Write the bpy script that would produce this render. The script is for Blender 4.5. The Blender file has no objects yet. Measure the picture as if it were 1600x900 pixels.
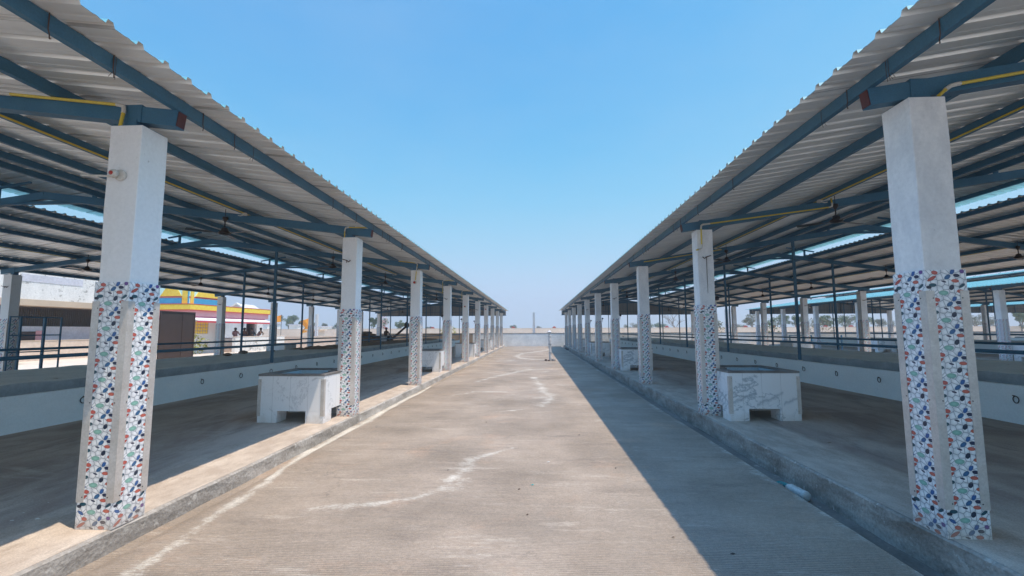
import bpy, bmesh, math, random
from mathutils import Vector, Matrix
import numpy as np
R = math.radians
random.seed(7)
sc = bpy.context.scene
COL = sc.collection

# ------------------------------------------------------------------ camera
cam_d = bpy.data.cameras.new('camera'); cam = bpy.data.objects.new('camera', cam_d); COL.objects.link(cam)
cf = Vector((-0.05205587, 0.99418281, 0.09429063)); cr = Vector((0.99860577, 0.05264932, -0.00381541)); cu = cr.cross(cf)
M = Matrix((cr, cu, -cf)).transposed().to_4x4(); M.translation = Vector((0, 0, 1.5))
cam.matrix_world = M
cam_d.sensor_width = 36; cam_d.lens = 36 * 701.3 / 1600
cam_d.clip_start = 0.05; cam_d.clip_end = 3000
sc.camera = cam
# ------------------------------------------------------------------ sky, sun, exposure
SUN = Vector((0.317, -0.152, 1.0)).normalized()
w = bpy.data.worlds.new('World'); sc.world = w; w.use_nodes = True
nt = w.node_tree; nt.nodes.clear()
sky = nt.nodes.new('ShaderNodeTexSky'); sky.sky_type = 'NISHITA'; sky.sun_disc = False
sky.sun_elevation = math.asin(SUN.z); sky.sun_rotation = math.atan2(SUN.x, SUN.y)
sky.altitude = 0; sky.air_density = 1.0; sky.dust_density = 0.15; sky.ozone_density = 2.5
hs = nt.nodes.new('ShaderNodeHueSaturation'); hs.inputs['Saturation'].default_value = 1.25
hs.inputs['Hue'].default_value = 0.495
bg = nt.nodes.new('ShaderNodeBackground'); bg.inputs['Strength'].default_value = 0.15
wo = nt.nodes.new('ShaderNodeOutputWorld')
# hazy air evens out the glow near the horizon: soft ceiling on the sky's radiance per channel
def vm(op, a, b):
    x = nt.nodes.new('ShaderNodeVectorMath'); x.operation = op
    for i, v in ((0, a), (1, b)):
        if isinstance(v, tuple): x.inputs[i].default_value = v
        else: nt.links.new(v, x.inputs[i])
    return x.outputs[0]
CEIL = (1.52, 1.90, 2.50)
nt.links.new(sky.outputs[0], hs.inputs['Color'])
rat = vm('DIVIDE', vm('MULTIPLY', hs.outputs[0], (.56, .78, .89)), CEIL)
den = vm('POWER', vm('ADD', vm('POWER', rat, (3.2, 3.2, 3.2)), (1, 1, 1)), (1 / 3.2,) * 3)
col_ = vm('MULTIPLY', vm('DIVIDE', rat, den), CEIL)
# the ceiling belongs to the low hazy sky; above the view, added gain brightens the sky to lift the shade
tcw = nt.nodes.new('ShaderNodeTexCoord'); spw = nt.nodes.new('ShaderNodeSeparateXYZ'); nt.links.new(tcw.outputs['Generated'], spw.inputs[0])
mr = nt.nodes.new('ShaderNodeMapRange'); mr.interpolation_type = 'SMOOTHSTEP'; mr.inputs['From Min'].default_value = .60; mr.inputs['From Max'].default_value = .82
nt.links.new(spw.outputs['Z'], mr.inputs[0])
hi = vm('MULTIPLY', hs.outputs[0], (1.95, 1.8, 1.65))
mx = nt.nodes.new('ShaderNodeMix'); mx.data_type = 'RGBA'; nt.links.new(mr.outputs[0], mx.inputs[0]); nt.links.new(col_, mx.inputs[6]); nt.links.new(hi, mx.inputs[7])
nz = nt.nodes.new('ShaderNodeTexNoise'); nz.inputs['Scale'].default_value = 1.4; nz.inputs['Detail'].default_value = 5; nz.inputs['Roughness'].default_value = .6
mpw = nt.nodes.new('ShaderNodeMapping'); mpw.inputs['Scale'].default_value = (1, 1, 2.6); nt.links.new(tcw.outputs['Generated'], mpw.inputs[0]); nt.links.new(mpw.outputs[0], nz.inputs['Vector'])
mr2 = nt.nodes.new('ShaderNodeMapRange'); mr2.inputs['From Min'].default_value = .42; mr2.inputs['From Max'].default_value = .72; mr2.inputs['To Max'].default_value = .16; nt.links.new(nz.outputs[0], mr2.inputs[0])
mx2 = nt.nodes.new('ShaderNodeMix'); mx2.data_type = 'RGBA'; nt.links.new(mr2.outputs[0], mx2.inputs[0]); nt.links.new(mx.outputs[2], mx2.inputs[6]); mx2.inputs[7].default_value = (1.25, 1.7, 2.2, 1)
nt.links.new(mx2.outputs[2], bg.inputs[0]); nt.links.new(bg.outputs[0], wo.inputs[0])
sd = bpy.data.lights.new('sun', 'SUN'); sd.energy = 2.0; sd.angle = R(0.5); sd.color = (1.0, 0.85, 0.68)
so = bpy.data.objects.new('sun', sd); COL.objects.link(so)
so.rotation_euler = SUN.to_track_quat('Z', 'Y').to_euler(); so.location = (5, -5, 30)
sc.view_settings.view_transform = 'Standard'; sc.view_settings.look = 'None'
sc.view_settings.exposure = 1.38; sc.view_settings.gamma = 1.0; sc.view_settings.use_curve_mapping = False

sc.cycles.max_bounces = 12; sc.cycles.diffuse_bounces = 8; sc.cycles.glossy_bounces = 4
# ------------------------------------------------------------------ materials
class NT:
    def __init__(s, name):
        s.m = bpy.data.materials.new(name); s.m.use_nodes = True; s.t = s.m.node_tree; s.t.nodes.clear()
        s.out = s.n('ShaderNodeOutputMaterial'); s.b = s.n('ShaderNodeBsdfPrincipled')
        s.l(s.b.outputs[0], s.out.inputs[0])
        s.tc = s.n('ShaderNodeTexCoord')
    def n(s, t, **k):
        x = s.t.nodes.new(t)
        for a, b in k.items(): setattr(x, a, b)
        return x
    def l(s, a, b): s.t.links.new(a, b)
    def obj(s, scale=(1, 1, 1), loc=(0, 0, 0)):
        m = s.n('ShaderNodeMapping'); m.inputs['Scale'].default_value = scale; m.inputs['Location'].default_value = loc
        s.l(s.tc.outputs['Object'], m.inputs[0]); return m.outputs[0]
    def noise(s, vec, scale, detail=4, rough=.55, dist=0):
        x = s.n('ShaderNodeTexNoise'); x.inputs['Scale'].default_value = scale; x.inputs['Detail'].default_value = detail
        x.inputs['Roughness'].default_value = rough; x.inputs['Distortion'].default_value = dist
        s.l(vec, x.inputs['Vector']); return x.outputs[0]
    def ramp(s, v, stops, interp='LINEAR'):
        r = s.n('ShaderNodeValToRGB'); r.color_ramp.interpolation = interp
        e = r.color_ramp.elements
        while len(e) < len(stops): e.new(.5)
        for q, (p, c) in zip(e, stops):
            q.position = p; q.color = (*c, 1) if isinstance(c, (tuple, list)) else (c, c, c, 1)
        s.l(v, r.inputs[0]); return r.outputs[0]
    def mix(s, f, a, b, mode='MIX'):
        x = s.n('ShaderNodeMix', data_type='RGBA', blend_type=mode)
        for i, v in ((0, f), (6, a), (7, b)):
            if isinstance(v, (int, float)): x.inputs[i].default_value = v if i == 0 else (v, v, v, 1)
            elif isinstance(v, (tuple, list)): x.inputs[i].default_value = (*v, 1)
            else: s.l(v, x.inputs[i])
        return x.outputs[2]
    def math(s, op, a, b=0.0):
        x = s.n('ShaderNodeMath', operation=op)
        for i, v in ((0, a), (1, b)):
            if isinstance(v, (int, float)): x.inputs[i].default_value = v
            else: s.l(v, x.inputs[i])
        return x.outputs[0]
    def bump(s, h, strength=.3, dist=.01):
        b = s.n('ShaderNodeBump'); b.inputs['Strength'].default_value = strength; b.inputs['Distance'].default_value = dist
        s.l(h, b.inputs['Height']); s.l(b.outputs[0], s.b.inputs['Normal'])
    def fin(s, color=None, rough=.8, metal=0, spec=None):
        if color is not None:
            if isinstance(color, (tuple, list)): s.b.inputs['Base Color'].default_value = (*color, 1)
            else: s.l(color, s.b.inputs['Base Color'])
        if isinstance(rough, (int, float)): s.b.inputs['Roughness'].default_value = rough
        else: s.l(rough, s.b.inputs['Roughness'])
        s.b.inputs['Metallic'].default_value = metal
        if spec is not None: s.b.inputs['Specular IOR Level'].default_value = spec
        return s.m

def weathered(name, a, b, scale=2.0, rough=.85, fine=60, bumpd=.004, metal=0, stretch=(1, 1, 1), spots=None, grain=.35):
    """two-tone surface with broad patches, fine grain and a light bump"""
    k = NT(name); v = k.obj(stretch)
    c = k.mix(k.ramp(k.noise(v, scale, 7, .62), [(.36, 0.0), (.64, 1.0)]), a, b)
    g = k.noise(k.obj(), fine, 3)
    c = k.mix(grain, c, k.mix(1.0, c, k.ramp(g, [(.3, .72), (.7, 1.25)]), 'MULTIPLY'))
    if spots:
        c = k.mix(k.ramp(k.noise(k.obj(), spots[1], 5, .7), [(spots[2], 0.0), (spots[2] + .06, 1.0)]), c, spots[0])
    k.bump(g, .35, bumpd)
    return k.fin(c, rough, metal)

def mat_road():
    k = NT('road_concrete'); o = k.obj()
    A, B = (.255, .204, .154), (.365, .293, .226)
    base = k.mix(k.ramp(k.noise(o, .55, 9, .66), [(.38, 0.0), (.62, 1.0)]), A, B)
    base = k.mix(k.ramp(k.noise(k.obj((1, .35, 1), (3, 9, 0)), .33, 5, .6), [(.5, 0.0), (.7, .7)]), base, (.29, .255, .215))
    base = k.mix(k.ramp(k.noise(k.obj((1, 1, 1), (30, 4, 0)), .8, 8, .72), [(.56, 0.0), (.72, .75)]), base, (.42, .285, .195))
    base = k.mix(k.ramp(k.noise(k.obj((.7, 3, 1), (1, 2, 0)), 1.2, 9, .74), [(.53, 0.0), (.68, .75)]), base, (.205, .165, .13))
    base = k.mix(k.ramp(k.noise(k.obj((.8, 5, 1), (11, 7, 0)), 1.1, 10, .8), [(.56, 0.0), (.66, .6)]), base, (.50, .43, .35))
    base = k.mix(k.ramp(k.noise(k.obj((.5, 6, 1), (17, 3, 0)), 3.0, 9, .8), [(.52, 0.0), (.62, .35)]), base, (.22, .185, .15))
    # lime powder: broken up by the texture of the slab
    at = k.n('ShaderNodeAttribute', attribute_name='stain')
    brk = k.noise(k.obj((1, 2.2, 1)), 22, 10, .85)
    st = k.math('ADD', at.outputs['Fac'], k.math('ADD', k.math('MULTIPLY', k.math('SUBTRACT', brk, .5), 2.2), k.math('MULTIPLY', k.math('SUBTRACT', k.noise(o, 3.5, 4, .6), .5), 1.3)))
    base = k.mix(k.math('MULTIPLY', k.ramp(st, [(.42, 0.0), (1.05, .82)]), k.math('GREATER_THAN', at.outputs['Fac'], .001)), base, (.64, .60, .52))
    # grit at two sizes
    g1 = k.noise(o, 160, 2, .6); g2 = k.noise(k.obj((1, 1.6, 1)), 38, 6, .75)
    base = k.mix(.42, base, k.mix(1.0, base, k.ramp(g1, [(.3, .45), (.7, 1.55)]), 'MULTIPLY'))
    base = k.mix(.42, base, k.mix(1.0, base, k.ramp(g2, [(.36, .62), (.64, 1.38)]), 'MULTIPLY'))
    pit = k.n('ShaderNodeTexVoronoi'); pit.inputs['Scale'].default_value = 26; k.l(o, pit.inputs['Vector'])
    base = k.mix(k.ramp(pit.outputs['Distance'], [(.05, .55), (.11, 0.0)]), base, (.14, .11, .09))
    # hairline cracks
    cv = k.n('ShaderNodeTexVoronoi', feature='DISTANCE_TO_EDGE'); cv.inputs['Scale'].default_value = .42
    wz = k.n('ShaderNodeTexNoise'); wz.inputs['Scale'].default_value = 1.6; wz.inputs['Detail'].default_value = 8; wz.inputs['Roughness'].default_value = .7; k.l(o, wz.inputs['Vector'])
    ad = k.n('ShaderNodeVectorMath', operation='MULTIPLY_ADD'); k.l(wz.outputs['Color'], ad.inputs[0]); ad.inputs[1].default_value = (1.3, 1.3, 0); k.l(o, ad.inputs[2]); k.l(ad.outputs[0], cv.inputs['Vector'])
    crk = k.math('MULTIPLY', k.ramp(cv.outputs['Distance'], [(.0, 1.0), (.0035, 0.0)]), k.ramp(k.noise(o, .5, 3), [(.52, 0.0), (.6, .7)]))
    base = k.mix(crk, base, (.13, .11, .09))
    # broom grooves running across
    wv = k.n('ShaderNodeTexWave', wave_type='BANDS', bands_direction='Y', wave_profile='SIN')
    wv.inputs['Scale'].default_value = 13; wv.inputs['Distortion'].default_value = 2.2; wv.inputs['Detail'].default_value = 4; wv.inputs['Detail Scale'].default_value = 1.6; wv.inputs['Detail Roughness'].default_value = .65
    k.l(k.obj((.45, 1, 1)), wv.inputs['Vector'])
    gm = k.math('MULTIPLY', wv.outputs['Fac'], k.ramp(k.noise(o, .9, 4), [(.4, .35), (.6, 1.0)]))
    base = k.mix(.55, base, k.mix(1.0, base, k.ramp(gm, [(.0, 1.16), (1.0, .62)]), 'MULTIPLY'))
    k.bump(k.math('ADD', k.math('MULTIPLY', gm, .9), k.math('MULTIPLY', g2, 1.0)), .6, .012)
    return k.fin(base, .9)

def mat_floor():
    k = NT('floor_concrete'); o = k.obj((1, .45, 1))
    c = k.mix(k.ramp(k.noise(o, 1.1, 8, .66, .6), [(.38, 0.0), (.62, 1.0)]), (.30, .235, .195), (.48, .41, .35))
    c = k.mix(k.ramp(k.noise(k.obj((.35, 1.6, 1), (5, 1, 0)), 1.3, 8, .7, 1.2), [(.56, 0.0), (.70, .7)]), c, (.50, .43, .37))
    g = k.noise(k.obj(), 90, 3, .7)
    c = k.mix(k.ramp(k.noise(k.obj((2.2, .3, 1), (2, 8, 0)), 1.6, 9, .75, .4), [(.54, 0.0), (.66, .6)]), c, (.17, .14, .125))
    c = k.mix(.6, c, k.mix(1.0, c, k.ramp(g, [(.3, .6), (.7, 1.4)]), 'MULTIPLY'))
    # paler margin along the kerb
    at = k.n('ShaderNodeAttribute', attribute_name='edge')
    e = k.math('ADD', at.outputs['Fac'], k.math('MULTIPLY', k.math('SUBTRACT', k.noise(k.obj((1, .4, 1)), 3.2, 7, .7), .5), .7))
    pale = k.mix(k.ramp(k.noise(k.obj((1, .5, 1)), 4, 7, .7), [(.42, 0.0), (.64, 1.0)]), (.42, .345, .28), (.57, .49, .41))
    pale = k.mix(k.ramp(k.noise(k.obj((2.5, .5, 1), (9, 9, 0)), 3, 9, .78), [(.55, 0.0), (.66, .7)]), pale, (.33, .265, .21))
    pale = k.mix(.6, pale, k.mix(1.0, pale, k.ramp(g, [(.3, .6), (.7, 1.35)]), 'MULTIPLY'))
    c = k.mix(k.ramp(e, [(.42, 0.0), (.66, 1.0)]), c, pale)
    k.bump(g, .3, .004)
    return k.fin(c, .78)

def mat_pebble():
    """printed tile, 290 x 200 mm repeat: white river stones outlined in grey with the same few coloured stones"""
    k = NT('pebble_tile'); uv = k.n('ShaderNodeUVMap'); uv.uv_map = 'UVMap'
    sp = k.n('ShaderNodeSeparateXYZ'); k.l(uv.outputs[0], sp.inputs[0])
    u = k.math('MULTIPLY', k.math('MODULO', k.math('ADD', sp.outputs[0], 2.9), .29), .5); v = k.math('MODULO', k.math('ADD', sp.outputs[1], .10), .200)
    cb = k.n('ShaderNodeCombineXYZ'); k.l(u, cb.inputs[0]); k.l(v, cb.inputs[1])
    sc3 = k.n('ShaderNodeVectorMath', operation='MULTIPLY'); k.l(cb.outputs[0], sc3.inputs[0]); sc3.inputs[1].default_value = (2, .9, 1)
    def vor(feature, scale=25):
        n_ = k.n('ShaderNodeTexVoronoi', feature=feature, voronoi_dimensions='2D'); n_.inputs['Scale'].default_value = scale
        n_.inputs['Randomness'].default_value = .9; k.l(sc3.outputs[0], n_.inputs['Vector']); return n_
    e = vor('DISTANCE_TO_EDGE'); f = vor('F1'); sep = k.n('ShaderNodeSeparateColor'); k.l(f.outputs['Color'], sep.inputs[0])
    col = k.ramp(sep.outputs[0], [(0, (.84, .86, .88)), (.4, (.90, .91, .92)), (.75, (.93, .93, .93))], 'CONSTANT')
    col = k.mix(.7, col, k.mix(1.0, col, k.ramp(f.outputs['Distance'], [(.0, 1.1), (.6, .72)]), 'MULTIPLY'))
    col = k.mix(k.ramp(e.outputs['Distance'], [(.022, .85), (.05, 0.0)]), col, (.10, .13, .19))
    # coloured stones: centre, half axes, tilt, colour
    for cx, cy, a, b, t, c in ((.036, .178, .0125, .0095, 12, (.50, .10, .075)), (.098, .184, .0085, .013, -12, (.02, .10, .30)), (.112, .156, .012, .0085, 15, (.012, .02, .06)),
                               (.080, .145, .0105, .0125, -20, (.03, .12, .26)), (.132, .186, .009, .010, 0, (.14, .06, .24)), (.024, .134, .010, .016, -35, (.44, .08, .06)), (.066, .112, .012, .0035, -40, (.02, .02, .06)),
                               (.106, .116, .014, .009, 45, (.52, .12, .08)), (.026, .086, .0155, .0085, 52, (.008, .07, .10)), (.012, .070, .0105, .0075, 10, (.008, .012, .03)), (.092, .068, .0095, .013, -8, (.008, .02, .05)),
                               (.128, .080, .008, .012, -30, (.008, .06, .09)), (.122, .038, .014, .009, 45, (.52, .13, .08)), (.062, .028, .019, .0115, 8, (.24, .46, .38)), (.020, .022, .009, .012, 30, (.02, .10, .30))):
        m = k.n('ShaderNodeMapping'); m.vector_type = 'TEXTURE'; m.inputs['Location'].default_value = (cx, cy, 0); m.inputs['Rotation'].default_value = (0, 0, R(t)); m.inputs['Scale'].default_value = (a * .93, b * 1.62, 1)
        k.l(cb.outputs[0], m.inputs[0]); ln = k.n('ShaderNodeVectorMath', operation='LENGTH'); k.l(m.outputs[0], ln.inputs[0])
        d = ln.outputs['Value']
        stone = k.mix(k.ramp(d, [(.15, 0.0), (1.0, .6)]), tuple(min(1, q * 1.25 + .015) for q in c), tuple(q * .6 for q in c))
        col = k.mix(k.ramp(d, [(.93, 1.0), (1.02, 0.0)]), col, stone)
    joint = k.math('LESS_THAN', k.math('MODULO', k.math('ADD', sp.outputs[1], .02), .4), .003)
    col = k.mix(k.math('MULTIPLY', joint, .6), col, (.3, .3, .3))
    dirt = k.math('ADD', k.math('MULTIPLY', sp.outputs[1], 3.2), k.noise(k.obj(), 14, 6, .7))
    col = k.mix(k.ramp(dirt, [(.45, .55), (1.0, 0.0)]), col, (.42, .35, .27))
    return k.fin(col, .30, 0, .4)

def mat_marble(name, a=(.80, .81, .82), vein=(.30, .34, .40), thr=.035, seed=0, sc_=1.6):
    k = NT(name); o = k.obj((1, 1, 1), (seed, seed * .7, seed * 1.3))
    n1 = k.noise(o, sc_, 6, .62, .9)
    v = k.math('ABSOLUTE', k.math('SUBTRACT', n1, .52))
    c = k.mix(k.ramp(v, [(.0, .9), (thr * .35, .45), (thr, 0.0)]), a, vein)
    n2 = k.math('ABSOLUTE', k.math('SUBTRACT', k.noise(o, sc_ * 2.3, 5, .6, .6), .45))
    c = k.mix(k.ramp(n2, [(.0, .35), (.012, 0.0)]), c, vein)
    if thr > .015:    # bold tile: one broad grey vein climbing across each slab
        s3 = k.n('ShaderNodeSeparateXYZ'); k.l(k.tc.outputs['Object'], s3.inputs[0])
        fx = k.math('MODULO', k.math('ADD', k.math('ADD', s3.outputs['X'], s3.outputs['Y']), 4.2), .42)
        ff = k.math('SUBTRACT', k.math('SUBTRACT', s3.outputs['Z'], .27), k.math('MULTIPLY', fx, .42))
        ff = k.math('ABSOLUTE', k.math('ADD', ff, k.math('MULTIPLY', k.math('SUBTRACT', k.noise(o, 9, 7, .7), .5), .16)))
        c = k.mix(k.ramp(ff, [(.0, .85), (.008, .5), (.03, .18), (.045, 0.0)]), c, vein)
    c = k.mix(k.ramp(k.noise(o, .9, 6), [(.45, 0.0), (.75, .4)]), c, (.74, .74, .73))
    # grout joints every 0.3 m
    sp = k.n('ShaderNodeSeparateXYZ'); k.l(k.tc.outputs['Object'], sp.inputs[0])
    for ax, st in (('X', .298), ('Y', .298)):
        md = k.math('MODULO', k.math('ADD', sp.outputs[ax], 100.007), st)
        c = k.mix(k.math('MULTIPLY', k.math('LESS_THAN', md, .005), .5), c, (.30, .30, .30))
    dz = k.math('ADD', k.math('MULTIPLY', sp.outputs['Z'], 3.0), k.noise(o, 7, 6, .7))
    c = k.mix(k.ramp(dz, [(.35, .5), (.95, 0.0)]), c, (.47, .42, .36))
    return k.fin(c, .38, 0, .35)

def mat_roof_under():
    k = NT('roof_underside'); o = k.obj((.25, 4, 1))
    c = k.mix(k.ramp(k.noise(o, 1.2, 6, .6), [(.35, 0.0), (.65, 1.0)]), (.80, .785, .755), (.93, .91, .875))
    sy = k.n('ShaderNodeSeparateXYZ'); k.l(k.tc.outputs['Object'], sy.inputs[0])     # each 1.09 m sheet has its own tone, dark line at the lap
    q_ = k.math('DIVIDE', k.math('ADD', sy.outputs['Y'], 40), 1.0875); wn = k.n('ShaderNodeTexWhiteNoise', noise_dimensions='1D'); k.l(k.math('FLOOR', q_), wn.inputs['W'])
    c = k.mix(k.ramp(wn.outputs['Value'], [(0, .16), (1, 0.0)]), c, (.52, .50, .46))
    c = k.mix(k.math('MULTIPLY', k.math('LESS_THAN', k.math('FRACT', q_), .012), .6), c, (.22, .21, .2))
    c = k.mix(k.ramp(k.noise(k.obj((1, 1, 1), (4, 4, 0)), .7, 6, .7), [(.6, 0.0), (.75, .4)]), c, (.5, .48, .45))
    c = k.mix(k.ramp(k.noise(k.obj((.6, 2.5, 1), (9, 1, 0)), 1.6, 7, .75), [(.68, 0.0), (.78, .45)]), c, (.36, .27, .2))
    return k.fin(c, .36, .4)

MT = {
 'road': mat_road(), 'floor': mat_floor(), 'pebble': mat_pebble(), 'roof_in': mat_roof_under(),
 'roof_out': weathered('roof_blue_top', (.15, .38, .43), (.20, .45, .49), 1.0, .45, 40, .001),
 'steel': weathered('blue_steel_paint', (.030, .125, .215), (.045, .155, .25), 3.0, .5, 80, .001, spots=((.12, .08, .06), 9, .72)),
 'steel_dark': weathered('dark_steel', (.02, .024, .035), (.035, .035, .045), 3.0, .55, 60, .001),
 'steel_cap': weathered('red_oxide_primer', (.06, .012, .012), (.10, .02, .02), 8, .6),
 'plaster': weathered('column_plaster', (.88, .875, .87), (.79, .79, .79), 2.2, .85, 30, .0015, stretch=(1, 1, .35), spots=((.50, .48, .46), 13, .66), grain=.15),
 'plaster_m': weathered('column_plaster_mottled', (.88, .87, .86), (.70, .70, .71), 4.5, .88, 30, .004, stretch=(1, 1, .45), spots=((.40, .39, .38), 16, .67), grain=.2),
 'plaster2': weathered('column_plaster_rough', (.66, .65, .64), (.54, .535, .53), 3.4, .88, 35, .006, stretch=(1, 1, .3), spots=((.35, .33, .31), 18, .70)),
 'guard': weathered('corner_guard_metal', (.60, .55, .50), (.70, .66, .62), 6, .42, 70, .0008, .3),
 'black': weathered('black_mark', (.03, .03, .03), (.05, .05, .05), 4),
 'white_wall': weathered('white_limewash', (.86, .93, .96), (.78, .87, .91), 1.6, .85, 40, .003, stretch=(1, .4, 1), spots=((.40, .44, .47), 11, .70), grain=.15),
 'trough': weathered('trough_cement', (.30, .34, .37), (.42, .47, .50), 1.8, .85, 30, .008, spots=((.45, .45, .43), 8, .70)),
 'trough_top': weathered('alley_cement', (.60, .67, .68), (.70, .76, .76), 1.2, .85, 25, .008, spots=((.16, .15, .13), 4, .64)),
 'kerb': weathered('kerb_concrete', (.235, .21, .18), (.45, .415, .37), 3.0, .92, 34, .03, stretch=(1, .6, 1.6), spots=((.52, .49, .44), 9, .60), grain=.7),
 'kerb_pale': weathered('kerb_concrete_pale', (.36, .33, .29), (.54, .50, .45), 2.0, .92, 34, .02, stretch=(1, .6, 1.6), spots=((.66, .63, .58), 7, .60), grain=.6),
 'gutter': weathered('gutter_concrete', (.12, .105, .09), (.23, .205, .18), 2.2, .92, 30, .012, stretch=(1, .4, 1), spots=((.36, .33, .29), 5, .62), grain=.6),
 'endwall': weathered('whitewash_wall', (.82, .84, .84), (.66, .69, .70), 1.1, .9, 14, .012, spots=((.24, .26, .28), 2.3, .66)),
 'brick': weathered('dusty_brick_wall', (.34, .27, .20), (.24, .185, .14), 1.1, .92, 9, .012),
 'beige': weathered('beige_plaster', (.62, .50, .40), (.70, .58, .48), .35, .9, 6, .004, spots=((.45, .36, .28), .8, .68)),
 'earth': weathered('dry_earth', (.58, .48, .38), (.68, .58, .47), .06, .95, 3, .02, spots=((.34, .30, .19), .16, .60)),
 'yellow': weathered('yellow_conduit', (.70, .52, .05), (.62, .46, .05), 5, .4),
 'pvc': weathered('white_plastic', (.66, .63, .58), (.58, .55, .50), 5, .4),
 'red': weathered('red_plastic', (.50, .03, .02), (.42, .03, .02), 5, .4),
 'rust': weathered('rusty_iron', (.09, .045, .03), (.05, .03, .025), 20, .8),
 'fan': weathered('brown_fan_enamel', (.018, .014, .015), (.03, .022, .02), 8, .35),
 'marble': mat_marble('marble_tile', a=(.90, .905, .91), vein=(.60, .61, .62), thr=.012, seed=3.0, sc_=1.2), 'marble2': mat_marble('marble_tile_bold', a=(.90, .91, .92), vein=(.38, .43, .47), thr=.0155, seed=8.1, sc_=.7),
 'marble_in': weathered('tank_inner_tile', (.46, .60, .68), (.52, .66, .72), 2, .3),
 'rim': weathered('grey_stone_rim', (.16, .15, .145), (.25, .235, .22), 6, .6),
 'bottle': weathered('cloudy_plastic', (.50, .52, .50), (.62, .63, .60), 14, .35),
 'teal': weathered('teal_string', (.02, .34, .33), (.03, .28, .3), 9, .6),
 'houswhite': weathered('stained_white_parapet', (.82, .81, .78), (.70, .69, .66), .9, .9, 10, .004, stretch=(1, 1, .4), spots=((.36, .35, .33), 2.2, .57)),
 'houslav': weathered('pale_lavender_wall', (.62, .62, .68), (.53, .53, .58), .8, .9, 8, .003),
 'soffit': weathered('tan_slab_edge', (.58, .46, .34), (.50, .40, .30), 1, .9),
 'grille': weathered('dark_grille', (.06, .055, .05), (.09, .08, .07), 4, .7),
 'gable': weathered('dark_gable_sheet', (.27, .265, .26), (.34, .335, .33), 2, .6, 40, .001, stretch=(3, 1, .4)),
 'brown': weathered('brown_sheet_metal', (.062, .042, .036), (.048, .032, .028), 1.2, .6),
 'pink': weathered('pink_temple_paint', (.80, .40, .40), (.74, .36, .38), 1.0, .8),
 'magenta': weathered('magenta_paint', (.62, .20, .42), (.56, .18, .38), 1, .8),
 'tyellow': weathered('yellow_temple_paint', (.86, .66, .10), (.80, .56, .06), 6, .8, spots=((.70, .36, .03), 6, .62)),
 'tcyan': weathered('cyan_temple_paint', (.06, .42, .66), (.05, .36, .6), 2, .8),
 'tpale': weathered('pale_cyan_temple_paint', (.52, .82, .82), (.60, .86, .84), 2, .8),
 'twhite': weathered('white_temple_paint', (.82, .82, .80), (.76, .75, .73), 1, .8),
 'tred': weathered('red_temple_paint', (.62, .06, .08), (.55, .05, .07), 2, .8),
 'flag': weathered('saffron_cloth', (.85, .26, .03), (.90, .42, .04), 3, .8, spots=((.55, .08, .12), 5, .60)),
 'sack': weathered('dusty_sack', (.30, .23, .17), (.20, .155, .12), 5, .95, 60, .01),
 'leaf_green': weathered('leaf_mid', (.075, .12, .045), (.11, .16, .06), .8, .7, 5),
 'leaf_olive': weathered('leaf_olive', (.12, .13, .08), (.16, .16, .10), .8, .7, 5),
 'leaf_yellow': weathered('leaf_yellow', (.30, .27, .05), (.22, .24, .05), 3, .7, 5),
 'bark': weathered('bark', (.17, .14, .12), (.24, .20, .17), 3, .9),
 'skin': weathered('skin', (.17, .09, .06), (.2, .11, .07), 5, .6), 'hair': weathered('hair', (.01, .01, .01), (.02, .015, .015), 9, .6),
 'cloth1': weathered('pink_checked_cloth', (.45, .24, .26), (.5, .35, .35), 30, .9), 'cloth2': weathered('navy_cloth', (.03, .04, .09), (.05, .05, .1), 9, .9),
 'cloth3': weathered('dark_cloth', (.05, .035, .03), (.09, .05, .04), 9, .9),
}

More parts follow.
